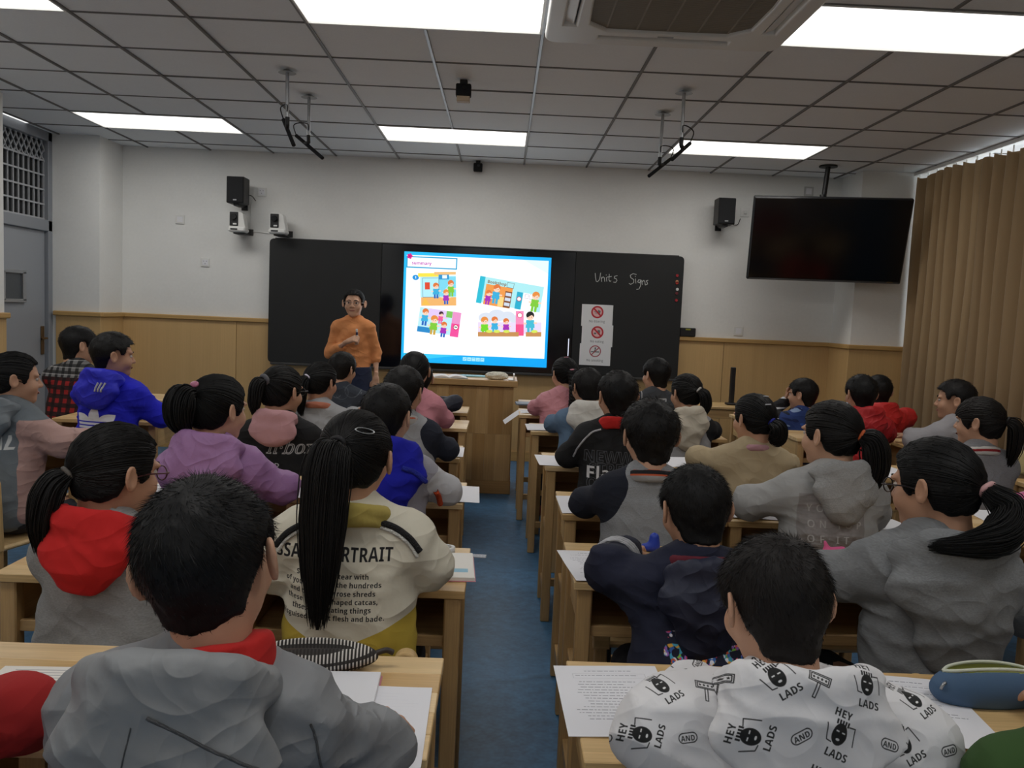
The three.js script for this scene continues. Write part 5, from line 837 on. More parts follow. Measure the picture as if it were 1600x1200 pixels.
pupil('uniformAisle', 'with cropped black hair, in a grey top with navy sleeves beside the aisle', {
  u: 631, v: 612, d: 3.9, near: 4.06, deskX: -0.48, look: -0.32, lean: 0.05, tag: 'with cropped hair and navy sleeves beside the aisle', hair: boy(3), arms: [{}, { e: [0.25, 0.81, -0.1], h: [0.2, 0.8, -0.3] }],
  top: { color: GREY, sleeve: NAVY, raglan: true, sleeveShift: 0.024, puff: 0.02, collar: { color: [188, 186, 184], stripes: [[0.004, 0.012, [196, 84, 44]]] } },
});
pupil('braidPink', 'with a black braid, in pink, near the lectern', {
  u: 648, v: 580, d: 5.0, near: 5.11, deskX: -0.49, look: -0.1, lean: 0.06, tag: 'in pink near the lectern', hair: { kind: 'tied', seed: 5, braid: true, tie: [0.005, -0.02, 0.1], tail: [[0.005, -0.02, 0.105], [0.012, -0.09, 0.13], [0.015, -0.19, 0.13], [0.012, -0.27, 0.12]], r: 0.024, band: [30, 28, 30] },
  top: { color: [206, 138, 150], sleeve: [206, 138, 150], puff: 0.018 },
});
pupil('navyFront', 'in navy at the foremost desk, hidden behind a pink one', {
  u: 656, v: 592, d: 5.8, near: 5.9, deskX: -0.52, look: 0, lean: 0.08, tag: 'in navy at the foremost desk', hair: boy(4), arms: [{}, { e: [0.29, 0.82, -0.15], h: [0.12, 0.8, -0.32] }], top: { color: [34, 38, 54], puff: 0.022, kind: 'shell' },
});
// door-side block, inner column
pupil('redSleeve', 'in a red sweater at the back, leaning on the desk', {
  u: -285, v: 900, d: 1.12, near: 1.3, deskX: -0.997, look: -0.3, lean: 0.1, hair: boy(5), tag: 'in the red sweater', arms: [{ h: [0.16, 0.812, -0.3] }, { e: [0.26, 0.84, -0.22], h: [-0.05, 0.815, -0.34] }], top: { color: [160, 30, 30], puff: 0.018, wrinkle: 0.016, arm: 1.12, name: 'sweater' }, 
});
pupil('redHood', 'with a side ponytail, in a grey sweater with a red hood', {
  u: 181, v: 738, d: 1.98, near: 2.12, deskX: -0.973, look: -0.62, yaw: -0.08, pitch: -0.12, lean: 0.06, sw: 0.131, tag: 'with the red hood', glasses: [70, 22, 26],
  hair: { kind: 'tied', seed: 7, tie: [-0.012, -0.005, 0.105], tail: [[-0.012, -0.005, 0.107], [-0.018, -0.03, 0.135], [-0.022, -0.1, 0.15], [-0.03, -0.19, 0.135]], prof: [0.018, 0.034, 0.04, 0.034, 0.016], comb: 900, strands: 700, band: [90, 84, 78] },
  top: { color: [158, 158, 157], kind: 'melange', puff: 0.02, name: 'sweater', sleeve: [28, 32, 46], hood: { color: [196, 30, 30], kind: 'plain', size: 0.98, drop: 0.75, up: 0.012, label: 'red hood' } },
});
pupil('lilac', 'in a lilac hooded jacket with a pink oval hair clip', {
  u: 340, v: 640, d: 2.85, near: 3.1, deskX: -1.025, look: -0.55, lean: 0.08, tag: 'in the lilac jacket', arms: [{}, { e: [0.26, 0.83, -0.13], h: [0.17, 0.8, -0.34] }],
  hair: { kind: 'tied', seed: 9, tie: [-0.005, 0.055, 0.098], tail: [[-0.005, 0.055, 0.1], [-0.005, 0.045, 0.14], [-0.004, -0.02, 0.15], [-0.002, -0.085, 0.12]], prof: [0.02, 0.045, 0.055, 0.045, 0.02], flat: 0.75, strands: 420, comb: 520, clips: [{ at: [-0.08, 0.62, 0.78], geo: ovalClip, color: [196, 120, 150], label: 'pink oval hair clip' }] },
  top: { color: [160, 116, 166], kind: 'shell', puff: 0.024, wrinkle: 0.018, hood: { color: [166, 122, 172], size: 1.15, drop: 1.05 } }, scarf: { r: 0.058, t: 0.012, y: 0.132, h: 0.016, color: [204, 60, 40] },
});
pupil('blackPink', 'in a black jacket with a pink hood and white script', {
  u: 440, v: 612, d: 3.8, near: 4.06, deskX: -1.085, look: -0.5, lean: 0.07, tag: 'in the black jacket with pink hood', glasses: [40, 36, 36],
  hair: { kind: 'tied', seed: 11, tie: [-0.004, 0.05, 0.1], tail: [[-0.004, 0.05, 0.105], [-0.01, 0.035, 0.14], [-0.014, -0.03, 0.15], [-0.018, -0.105, 0.14]], prof: [0.016, 0.03, 0.034, 0.03, 0.014], band: [92, 92, 98], bandR: 0.02, bandT: 0.011 },
  top: { color: [20, 20, 22], puff: 0.022, hood: { color: [200, 152, 156], size: 0.95, drop: 0.55, up: 0.006, label: 'pink hood' }, print: (c, X, Y, q) => { c.strokeStyle = '#b9b9b9'; c.lineWidth = 0.0035 * q; c.lineCap = 'round'; c.font = `italic ${0.075 * q}px serif`; c.strokeText('n·box', X(-0.03), Y(0.82)); c.beginPath(); c.ellipse(X(0.055), Y(0.89), 0.012 * q, 0.04 * q, 0.7, 0, 7); c.stroke(); c.fillStyle = '#c6c6c6'; text(c, 'COLOR', X(-0.1), Y(0.75), 0.042 * q, 'normal'); } },
});
pupil('greyPony', 'with a low ponytail, in a light grey top by the teacher', {
  u: 501, v: 598, d: 4.8, near: 5.11, deskX: -1.095, look: -0.5, lean: 0.08, tag: 'in the light grey top by the teacher', hair: { kind: 'tied', seed: 13, tie: [-0.004, 0.03, 0.104], tail: [[-0.004, 0.03, 0.108], [-0.014, 0.005, 0.135], [-0.02, -0.08, 0.14], [-0.022, -0.19, 0.12]], prof: [0.014, 0.032, 0.038, 0.034, 0.014], band: [205, 200, 215] },
  top: { color: GREY, puff: 0.016, collar: { color: [190, 120, 96], h: 0.02 } },
});
pupil('stonewash', 'in a charcoal jacket with pale wash marks, before the teacher', {
  u: 535, v: 577, d: 5.79, near: 5.9, deskX: -1.125, look: -0.5, yaw: -0.15, lean: 0.08, tag: 'in the charcoal jacket with wash marks', hair: boy(6, { cap: { line: 'fringe', low: 0.01 } }), arms: [{}, { e: [0.24, 0.83, -0.15], h: [0.1, 0.812, -0.36] }],
  top: { color: [50, 56, 66], puff: 0.02, print: (c, X, Y, q) => { seed(44); for (let i = 0; i < 26; i++) { c.strokeStyle = `rgba(130,136,142,${rr(0.2, 0.6)})`; c.lineWidth = 0.006 * q; c.beginPath(); c.arc(X(rr(-0.25, 0.25)), Y(rr(0.6, 0.95)), rr(0.01, 0.05) * q, rr(0, 6), rr(0, 6)); c.stroke(); } } },
});
// column along the door wall
pupil('stormGrey', 'in a storm grey shell jacket with dusty pink sleeve panels', {
  u: 24, v: 592, d: 3.7, near: 3.82, deskX: -2.2, look: -0.95, yaw: -0.3, lean: 0.08, tag: 'in the storm grey and dusty pink jacket', arms: [{}, { e: [0.27, 0.82, -0.12], h: [0.18, 0.82, -0.3] }],
  hair: { kind: 'tied', seed: 15, tie: [0, 0.02, 0.105], tail: [[0, 0.02, 0.108], [-0.02, 0.0, 0.135], [-0.03, -0.05, 0.135], [-0.03, -0.12, 0.12]], prof: [0.014, 0.03, 0.03, 0.014] },
  top: { color: [112, 120, 126], kind: 'shell', puff: 0.03, wrinkle: 0.02, arm: 1.15, hood: { color: [118, 126, 132], size: 1.05, drop: 0.85 }, panels: [{ name: 'sleeve_panel', color: [184, 148, 140], kind: 'shell', label: 'dusty pink sleeve panel', fn: (x, y, z, P) => { const a = P.arms[1]; return Math.min(x - 0.115 - Math.max(0, P.ys - y) * 0.12, 0.3 - x, z + 0.3, -(z + 0.02) + 0.12, P.ys + 0.03 - y); } }],
    print: (c, X, Y, q) => { c.fillStyle = '#d8dad8'; c.save(); c.translate(X(-0.245), Y(0.79)); c.rotate(-0.06); text(c, 'NORMAL”', 0, 0, 0.085 * q, 'italic bold'); c.restore(); } },
});
pupil('trefoil', 'in a royal blue jacket with a large white leaf logo', {
  u: 177, v: 556, d: 4.52, near: 4.85, deskX: -2.265, look: -0.95, yaw: -0.18, lean: 0.07, sw: 0.139, scale: 1.03, tag: 'in the royal blue jacket', hair: boy(7, { cap: { top: 0.022, line: 'high' } }), arms: [{}, { e: [0.28, 0.83, -0.15], h: [0.16, 0.81, -0.36] }],
  top: { color: [26, 30, 196], kind: 'shell', puff: 0.03, wrinkle: 0.02, arm: 1.12, hood: { color: [28, 34, 200], size: 1.05, drop: 0.7, wide: 1.08 },
    print: (c, X, Y, q) => { const cx = X(-0.01), cy = Y(0.8); c.fillStyle = '#e6e8f2'; const leaf = (a, l, w) => { c.save(); c.translate(cx, cy + 0.02 * q); c.rotate(a); c.beginPath(); c.moveTo(0, 0); c.bezierCurveTo(-w, -l * 0.35, -w, -l * 0.7, 0, -l); c.bezierCurveTo(w, -l * 0.7, w, -l * 0.35, 0, 0); c.fill(); c.restore(); }; leaf(0, 0.125 * q, 0.04 * q); leaf(-0.95, 0.135 * q, 0.045 * q); leaf(0.95, 0.135 * q, 0.045 * q); c.fillRect(cx - 0.09 * q, cy - 0.01 * q, 0.18 * q, 0.028 * q); c.fillStyle = 'rgb(26,30,196)'; for (let k = 0; k < 3; k++) c.fillRect(cx - 0.12 * q, cy - 0.022 * q + k * 0.018 * q, 0.24 * q, 0.006 * q); c.fillStyle = '#e6e8f2'; text(c, 'adidas', cx - 0.075 * q, cy + 0.075 * q, 0.05 * q); } },
});
{ const P = people.trefoil; for (let k = 0; k < 3; k++) P.trim('hood_stripe', [[0.028 + k * 0.017, P.ys + 0.025], [0.036 + k * 0.017, P.ys + 0.05], [0.045 + k * 0.017, P.ys + 0.072]], 0.0048, [226, 228, 238]); }
pupil('plaid', 'in a red and black plaid shirt with a grey yoke', {
  u: 123, v: 540, d: 5.5, near: 5.9, deskX: -2.52, look: -0.75, yaw: -0.12, lean: 0.1, sw: 0.144, scale: 1.06, tag: 'in the red and black plaid shirt', hair: boy(8),
  top: { name: 'shirt', color: [150, 30, 30], puff: 0.026, wrinkle: 0.012, panels: [{ name: 'yoke', color: printed([120, 120, 120], (c, X, Y, q) => { for (let x = -0.36; x < 1.1; x += 0.045) { c.fillStyle = 'rgba(20,20,22,0.75)'; c.fillRect(X(x), 0, 0.02 * q, 9999); } for (let y = 0.4; y < 1.2; y += 0.045) { c.fillStyle = 'rgba(20,20,22,0.6)'; c.fillRect(0, Y(y), 9999, 0.02 * q); c.fillStyle = 'rgba(225,225,225,0.5)'; c.fillRect(0, Y(y + 0.026), 9999, 0.006 * q); } }), fn: (x, y, z, P) => y - P.ys - 0.005 }],
    print: (c, X, Y, q) => { for (let x = -0.36; x < 1.1; x += 0.055) { c.fillStyle = 'rgba(12,10,12,0.72)'; c.fillRect(X(x), 0, 0.027 * q, 9999); } for (let y = 0.4; y < 1.2; y += 0.055) { c.fillStyle = 'rgba(12,10,12,0.72)'; c.fillRect(0, Y(y), 9999, 0.027 * q); } } },
});
// curtain-side block, aisle column
const heyLads = (c, X, Y, q) => { // all-over print: words, face badges, pills and star boards
  seed(8); const ink = '#232323', W = 2 * SIZE * q, Hh = SIZE * q, u = q * 0.00084; c.lineJoin = 'round';
  const items = []; for (let j = 0; j < 10; j++) for (let i = 0; i < 22; i++) items.push([(i + (j % 2) * 0.5 + rr(-0.12, 0.12)) * W / 22, (j + 0.5 + rr(-0.1, 0.1)) * Hh / 10, (i * 2 + j * 3) % 4]);
  for (const [x, y, k] of items) { c.save(); c.translate(x, y); c.fillStyle = c.strokeStyle = ink; c.textAlign = 'center';
    if (k < 2) { c.rotate([0.35, -0.5, 0.15, -1.3][Math.floor(rnd() * 4)]); text(c, 'HEY', -4 * u, -24 * u, 17 * u); text(c, 'LADS', 6 * u, 38 * u, 17 * u); c.beginPath(); c.ellipse(0, 2 * u, 13 * u, 17 * u, 0, 0, 7); c.fill(); for (let b = -2; b < 3; b++) c.fillRect((b * 5 - 1.5) * u, -20 * u, 3 * u, 8 * u); c.fillStyle = '#e9e9e9'; c.fillRect(-8 * u, -3 * u, 6 * u, 2.4 * u); c.fillRect(3 * u, -3 * u, 6 * u, 2.4 * u); c.beginPath(); c.ellipse(0, 10 * u, 3.5 * u, 2 * u, 0, 0, 7); c.fill(); c.lineWidth = 1.6 * u; c.beginPath(); c.moveTo(-26 * u, -8 * u); c.lineTo(-18 * u, 16 * u); c.lineTo(-9 * u, 17 * u); c.moveTo(12 * u, -14 * u); c.lineTo(24 * u, -16 * u); c.lineTo(28 * u, 12 * u); c.stroke(); }
    else if (k === 2) { c.rotate(rr(-1.2, 0.6)); c.lineWidth = 1.6 * u; c.beginPath(); c.roundRect(-17 * u, -8 * u, 34 * u, 16 * u, 8 * u); c.stroke(); text(c, 'AND', 0, 5 * u, 12.5 * u); }
    else { c.rotate(rr(-0.5, 0.5)); c.lineWidth = 1.6 * u; c.strokeRect(-18 * u, -16 * u, 36 * u, 15 * u); c.strokeRect(-15 * u, -13.5 * u, 30 * u, 10 * u); for (let b = 0; b < 4; b++) { const sx = (-10.5 + b * 7) * u, sy = -8.5 * u; c.beginPath(); for (let e = 0; e < 10; e++) { const r = (e % 2 ? 1.3 : 3.1) * u, w = e * 0.628 - 1.57; c.lineTo(sx + Math.cos(w) * r, sy + Math.sin(w) * r); } c.fill(); } c.strokeRect(-2.5 * u, -1 * u, 5 * u, 24 * u); }
    c.restore(); }
};
pupil('heyLads', 'in a white hooded shirt printed with black words and faces', {
  u: 1210, v: 946, d: 1.36, near: 1.31, deskX: 0.462, look: 0.22, pitch: -0.28, lean: 0.19, sw: 0.142, cw: 0.07, scale: 0.97, tag: 'in the white printed shirt', hair: boy(9, { len: 0.017, cap: { top: 0.017, low: 0.005 }, tone: 2 }), arms: [{ e: [0.25, 0.82, -0.12], h: [0.1, 0.81, -0.31] }, { e: [0.245, 0.82, -0.12], h: [0.1, 0.81, -0.3] }],
  top: { name: 'shirt', color: [228, 227, 229], puff: 0.026, wrinkle: 0.016, arm: 1.15, blend: 0.09, tilt: 0.55, print: heyLads, hood: { color: [228, 227, 229], print: heyLads, size: 1.15, wide: 1.12, drop: 1.0, up: 0.03, back: 0.0 } }, fine: 0.95,
});
pupil('navyBoy', 'in a navy jacket with colourful letters low on the back', {
  u: 1085, v: 797, d: 2.12, near: 2.23, deskX: 0.523, look: 0.22, pitch: -0.2, lean: 0.14, scale: 0.97, tag: 'in the navy jacket with colourful letters', hair: boy(10, { cap: { top: 0.017 } }), arms: [{ e: [0.25, 0.82, -0.17], h: [0.13, 0.81, -0.36] }, { e: [0.2, 0.82, -0.12], h: [0.08, 0.82, -0.34] }],
  top: { color: [24, 28, 50], kind: 'shell', puff: 0.026, wrinkle: 0.018, arm: 1.12, collar: { color: [96, 24, 40], r: 0.066, h: 0.03, t: 0.014 }, hood: { color: [26, 31, 54], size: 1.05, drop: 1.0, up: -0.02 },
    print: (c, X, Y, q) => { c.save(); const cols = ['#d94a6a', '#4aa7c9', '#7fc04a', '#e8b04a', '#9a6ac0', '#e6e6ee', '#cf5a3a', '#3a6ab8']; seed(21); const m = document.createElement('canvas'); m.width = m.height = 400; const k = m.getContext('2d'); for (let i = 0; i < 700; i++) { k.fillStyle = cols[Math.floor(rnd() * 8)]; k.beginPath(); k.arc(rr(0, 400), rr(0, 400), rr(4, 16), 0, 7); k.fill(); } k.globalCompositeOperation = 'destination-in'; k.font = 'bold 230px sans-serif'; k.fillText('ape', 0, 230); c.drawImage(m, X(-0.1), Y(0.79), 0.2 * q, 0.2 * q); c.translate(X(-0.03), Y(0.8)); for (let i = 0; i < 6; i++) { c.fillStyle = cols[i % 4]; c.beginPath(); c.ellipse(Math.cos(i) * 0.013 * q, Math.sin(i) * 0.012 * q, 0.012 * q, 0.009 * q, i, 0, 7); c.fill(); } c.restore(); } },
});
{ const P = people.navyBoy, a = P.arms[0]; for (let k = 0; k < 3; k++) { const g = new THREE.TorusGeometry(0.062, 0.0045, 6, 24), m = part('cuff_stripe', g, cloth([222, 222, 226]), P.t), E = V(...a.E), W = V(...a.W), d = W.clone().sub(E).normalize(); m.position.copy(E.clone().lerp(W, 0.28 + k * 0.09)); m.quaternion.setFromUnitVectors(V(0, 0, 1), d); } }
pupil('uniformStripe', 'in a grey top with navy sleeves and an orange striped collar', {
  u: 1015, v: 682, d: 2.87, near: 3.0, deskX: 0.545, look: 0.15, lean: 0.06, sw: 0.135, scale: 1.02, tag: 'with the orange striped collar', hair: boy(11, { cap: { top: 0.026, lump: 0.006 }, len: 0.022, stand: 0.6 }), arms: [{ e: [0.245, 0.81, -0.14], h: [0.12, 0.8, -0.33] }, {}],
  top: { color: [150, 152, 155], sleeve: [26, 30, 44], raglan: true, sleeveShift: 0.028, puff: 0.02, kind: 'melange', collar: { color: [160, 160, 160], r: 0.062, h: 0.032, t: 0.012, stripes: [[0.006, 0.02, [26, 26, 30]], [0.0, 0.027, [196, 90, 56]]] } },
});
pupil('flagra', 'in a black jacket with white lettering and a red neckerchief', {
  u: 964, v: 620, d: 3.85, near: 3.95, deskX: 0.53, look: 0.3, lean: 0.05, sw: 0.139, tag: 'in the black jacket with white lettering', hair: boy(12, { cap: { top: 0.02 }, len: 0.018 }), scarf: { y: 0.14, t: 0.016 }, arms: [{ e: [0.25, 0.81, -0.1], h: [0.14, 0.8, -0.3] }, {}],
  top: { color: [22, 22, 24], puff: 0.026, kind: 'shell', print: (c, X, Y, q) => { c.strokeStyle = 'rgba(96,98,104,0.95)'; c.lineWidth = 0.003 * q; c.textAlign = 'left'; c.font = `bold ${0.068 * q}px sans-serif`; c.strokeText('NEWWAY', X(-0.15), Y(0.83)); c.strokeText('STREET', X(-0.125), Y(0.775)); c.strokeText('QUILT', X(-0.135), Y(0.71)); c.fillStyle = '#e2e2e4'; text(c, 'Flagra', X(-0.138), Y(0.755), 0.075 * q); text(c, 'A', X(-0.095), Y(0.675), 0.065 * q); } },
});
{ const P = people.flagra; P.trim('shoulder_piping', [[-0.075, P.ys + 0.05], [-0.115, P.ys + 0.035], [-0.15, P.ys + 0.0], [-0.175, P.ys - 0.04], [-0.19, P.ys - 0.085]], 0.0045, [210, 210, 214]); }
pupil('denim', 'in a faded denim jacket with a white hood', {
  u: 917, v: 606, d: 4.97, near: 5.11, deskX: 0.5, look: 0.4, lean: 0.05, tag: 'in the denim jacket', glasses: [60, 60, 64], hair: boy(13, { cap: { line: 'fringe', low: 0.012 } }), top: { color: [92, 116, 142], puff: 0.018, hood: { color: [206, 204, 198], size: 1.1, drop: 1.15, up: -0.005, label: 'white hood' } },
});
pupil('braidRose', 'with a braid and pink ties, in a rose jacket beside the lectern', {
  u: 882, v: 585, d: 5.8, near: 5.93, deskX: 0.445, look: 0.4, lean: 0.05, tag: 'in the rose jacket beside the lectern', hair: { kind: 'tied', seed: 21, braid: true, tie: [0, 0.03, 0.104], tail: [[0, 0.03, 0.108], [0.0, -0.06, 0.135], [0.0, -0.15, 0.135], [0.0, -0.24, 0.12]], r: 0.024, band: [212, 150, 164], clips: [{ at: [-0.06, 0.93, 0.3], geo: smallPin, color: [214, 150, 166], label: 'pink hair clip' }] }, top: { color: [206, 140, 150], kind: 'shell', puff: 0.022 },
});
// curtain-side block, inner column
pupil('greenSleeve', 'in a green fleece at the back beside the printed shirt', {
  u: 1828, v: 968, d: 1.2, near: 1.31, deskX: 1.067, look: 0.2, lean: 0.1, tag: 'in the green fleece', hair: boy(14), arms: [{ e: [0.275, 0.82, -0.09], h: [-0.14, 0.84, -0.1] }, {}], top: { color: [52, 82, 36], puff: 0.022, arm: 1.25, name: 'fleece' },
});
pupil('bigGrey', 'with glasses and a low side ponytail, in a large grey hoodie', {
  u: 1461, v: 760, d: 2.06, near: 2.23, deskX: 1.128, look: 0.62, yaw: 0.1, pitch: -0.14, lean: 0.06, sw: 0.148, cw: 0.067, scale: 1.04, tag: 'in the large grey hoodie', glasses: [30, 20, 24], arms: [{ e: [0.33, 0.82, -0.16], h: [0.2, 0.8, -0.36] }, { e: [0.3, 0.78, -0.05], h: [0.15, 0.8, -0.28] }],
  hair: { kind: 'tied', seed: 23, tie: [0.012, -0.004, 0.108], tail: [[0.012, -0.004, 0.112], [0.006, -0.05, 0.164], [-0.058, -0.095, 0.167], [-0.126, -0.11, 0.125], [-0.169, -0.115, 0.064]], prof: [0.018, 0.036, 0.04, 0.034, 0.02, 0.008], flat: 1, comb: 900, strands: 700, band: [206, 160, 160], bandR: 0.019, bandT: 0.007 },
  top: { color: [132, 134, 136], kind: 'melange', puff: 0.03, wrinkle: 0.02, arm: 1.2, hood: { color: [134, 136, 138], size: 1.3, wide: 1.2, drop: 1.05, up: -0.035 } },
});
pupil('onTop', 'in a pale grey hoodie with a faded photo print on the back', {
  u: 1298, v: 680, d: 2.9, near: 3.0, deskX: 1.15, look: 0.55, yaw: 0.06, lean: 0.06, sw: 0.139, cw: 0.066, scale: 1.02, tag: 'in the pale grey hoodie with photo print', arms: [{ e: [0.3, 0.83, -0.14], h: [0.14, 0.8, -0.34] }, {}],
  hair: { kind: 'tied', seed: 25, tie: [0.012, 0.008, 0.106], tail: [[0.012, 0.008, 0.11], [0.03, -0.01, 0.14], [0.04, -0.09, 0.15], [0.035, -0.19, 0.13]], prof: [0.018, 0.042, 0.05, 0.046, 0.02], strands: 420, comb: 520, band: [196, 92, 44], clips: [{ at: [0.3, 0.85, 0.35], geo: smallPin, color: [200, 205, 215], metal: 0.6 }] },
  top: { color: [164, 164, 163], kind: 'melange', puff: 0.028, wrinkle: 0.014, arm: 1.12, hood: { color: [166, 166, 165], size: 1.0, drop: 0.8, up: 0.0 },
    print: (c, X, Y, q) => { seed(3); for (let i = 0; i < 3000; i++) { c.fillStyle = `rgba(${rr(0, 1) > 0.5 ? '190,190,190' : '130,130,132'},0.12)`; c.fillRect(rr(0, 2048), rr(0, 1024), rr(2, 14), 2); } const x = X(-0.14), y = Y(0.915), w = 0.22 * q, h = 0.2 * q; c.fillStyle = 'rgb(142,138,136)'; c.fillRect(x, y, w, h); for (let i = 0; i < 500; i++) { const yy = rr(0, 1); c.fillStyle = yy > 0.68 ? `rgba(104,92,86,0.25)` : `rgba(172,168,166,0.16)`; c.beginPath(); c.ellipse(x + rr(0.1, 0.9) * w, y + clamp(yy, 0.06, 0.94) * h, rr(0.02, 0.1) * w, rr(0.01, 0.05) * h, 0, 0, 7); c.fill(); } c.fillStyle = 'rgba(206,204,202,0.75)'; text(c, "YOU'RE", x + w * 0.12, y + h * 0.3, 0.034 * q, 'normal', 0.012 * q); text(c, 'ON TOP', x + w * 0.12, y + h * 0.55, 0.034 * q, 'normal', 0.012 * q); text(c, 'OF IT', x + w * 0.12, y + h * 0.8, 0.034 * q, 'normal', 0.014 * q); } },
});
pupil('beige', 'in a plain beige sweater with a low hair bun', {
  u: 1178, v: 655, d: 3.82, near: 3.95, deskX: 1.135, look: 0.45, lean: 0.05, sw: 0.135, tag: 'in the plain beige sweater', arms: [{ e: [0.275, 0.83, -0.12], h: [0.14, 0.8, -0.32] }, {}],
  hair: { kind: 'tied', seed: 27, tie: [0.006, -0.005, 0.104], tail: [[0.006, -0.005, 0.106], [0.02, -0.03, 0.135], [0.02, -0.075, 0.13], [0.0, -0.1, 0.105]], prof: [0.02, 0.042, 0.044, 0.02], band: [26, 36, 150], clips: [{ at: [0.1, 0.8, 0.5], geo: smallPin, color: [215, 215, 220], metal: 0.5 }, { at: [-0.1, 0.5, 0.8], geo: smallPin, color: [205, 205, 210], metal: 0.5 }] },
  top: { name: 'sweater', color: [186, 168, 136], puff: 0.024, sleeve: [184, 166, 134], raglan: true, collar: { color: [196, 150, 160], r: 0.056, h: 0.02, t: 0.01 } },
});
pupil('creamHood', 'with a ponytail, in a grey top with cream hood and black sleeves', {
  u: 1072, v: 615, d: 4.97, near: 5.11, deskX: 1.105, look: 0.42, lean: 0.06, tag: 'with the cream hood and black sleeves', hair: { kind: 'tied', seed: 29, tie: [0.01, 0.025, 0.105], tail: [[0.01, 0.025, 0.108], [0.03, 0.0, 0.135], [0.04, -0.06, 0.14], [0.03, -0.13, 0.125]], prof: [0.016, 0.036, 0.036, 0.016], band: [200, 196, 190] },
  top: { color: [150, 150, 153], sleeve: [22, 22, 25], raglan: true, sleeveShift: 0.02, puff: 0.022, hood: { color: [196, 188, 172], size: 1.05, drop: 1.05, kind: 'plain', label: 'cream hood' } },
});
pupil('greyVest', 'in a dark grey jacket with a small white label, by the blackboard', {
  u: 1025, v: 586, d: 5.8, near: 5.93, deskX: 1.05, look: 0.55, lean: 0.06, tag: 'in the dark grey jacket with white label', hair: boy(15), top: { color: [62, 65, 70], sleeve: [96, 100, 108], puff: 0.02, print: (c, X, Y, q) => { c.fillStyle = '#b9bcc0'; c.fillRect(X(0.01), Y(0.94), 0.055 * q, 0.045 * q); c.fillStyle = '#77797e'; c.fillRect(X(0.018), Y(0.93), 0.038 * q, 0.006 * q); c.fillRect(X(0.018), Y(0.918), 0.03 * q, 0.006 * q); c.strokeStyle = '#c8cacc'; c.lineWidth = 0.004 * q; c.beginPath(); c.moveTo(X(-0.1), Y(0.98)); c.lineTo(X(-0.11), Y(0.8)); c.stroke(); } },
});
// columns by the curtains
pupil('whiteCollar', 'with a ponytail, in a grey top with white and red collar', {
  u: 1530, v: 660, d: 3.82, near: 4.0, deskX: 2.13, look: 0.75, lean: 0.05, tag: 'with the white and red collar', hair: { kind: 'tied', seed: 31, tone: 2, tie: [0.012, 0.015, 0.106], tail: [[0.012, 0.015, 0.11], [0.024, -0.01, 0.14], [0.03, -0.1, 0.14], [0.024, -0.21, 0.115]], prof: [0.015, 0.036, 0.042, 0.036, 0.012], strands: 300, comb: 360, cap: { line: 'fringe' } },
  top: { color: [150, 150, 154], kind: 'melange', sleeve: [28, 32, 46], raglan: false, sleeveShift: -0.012, puff: 0.02, collar: { color: [206, 202, 196], r: 0.06, h: 0.03, t: 0.012, stripes: [[-0.004, 0.008, [150, 36, 40]]] } },
});
pupil('redJacket', 'in a dark red hooded jacket by the curtains', {
  u: 1345, v: 616, d: 5.1, near: 5.3, deskX: 2.2, look: 0.15, lean: 0.08, sw: 0.139, tag: 'in the dark red hooded jacket', hair: boy(16), arms: [{}, { e: [0.23, 0.82, -0.14], h: [0.1, 0.812, -0.34] }], top: { color: [172, 24, 30], kind: 'shell', puff: 0.032, wrinkle: 0.018, hood: { color: [176, 26, 32], size: 1.05, drop: 0.8 } },
});
pupil('scarletJacket', 'in a bright scarlet jacket, partly behind the dark red one', {
  u: 1372, v: 612, d: 5.98, near: 6.15, deskX: 2.75, look: 0.1, lean: 0.08, tag: 'in the bright scarlet jacket', hair: boy(17), arms: [{}, { e: [0.29, 0.83, -0.16], h: [0.24, 0.81, -0.36] }], top: { color: [214, 44, 44], kind: 'shell', puff: 0.036, wrinkle: 0.02, arm: 1.2, hood: { color: [214, 46, 46], size: 1.05, drop: 0.7 } },
});
pupil('camo', 'in a blue camouflage vest with white striped black sleeves, hand at the face', {
  u: 1254, v: 617, d: 6.0, near: 6.15, deskX: 2.1, look: 0.85, yaw: 0.15, lean: 0.06, tag: 'in the blue camouflage vest', hair: boy(18), arms: [{ e: [0.24, 0.82, -0.16], h: [0.05, 0.915, -0.2], dir: [0.1, 0.9, 0.1] }, {}],
  top: { color: [40, 62, 120], sleeve: printed([20, 20, 24], (c, X, Y, q) => { c.fillStyle = '#cfd0d4'; for (let y = 0.6; y < 1.1; y += 0.07) c.fillRect(0, Y(y), 9999, 0.012 * q); }), puff: 0.022, print: (c, X, Y, q) => { seed(55); for (let i = 0; i < 260; i++) { c.fillStyle = ['#141c30', '#3458a8', '#8fa4c8', '#1c2a58'][i % 4]; c.beginPath(); c.ellipse(rr(0, 1024), rr(0, 512), rr(6, 26), rr(4, 10), rr(0, 3), 0, 7); c.fill(); } } },
});
pupil('paleGrey', 'in a pale grey fleece seen from the side, by the curtains', {
  u: 1492, v: 626, d: 4.85, near: 5.1, deskX: 2.82, look: 1.05, yaw: 0.35, lean: 0.08, hx: -0.02, tag: 'in the pale grey fleece', hair: boy(19, { cap: { line: 'high', top: 0.022 } }), arms: [{ e: [0.26, 0.83, -0.16], h: [0.1, 0.812, -0.28] }, {}], top: { name: 'fleece', color: [158, 156, 160], puff: 0.03, wrinkle: 0.012, arm: 1.2, collar: { color: [150, 156, 166], r: 0.064, h: 0.04, t: 0.014 } },
});

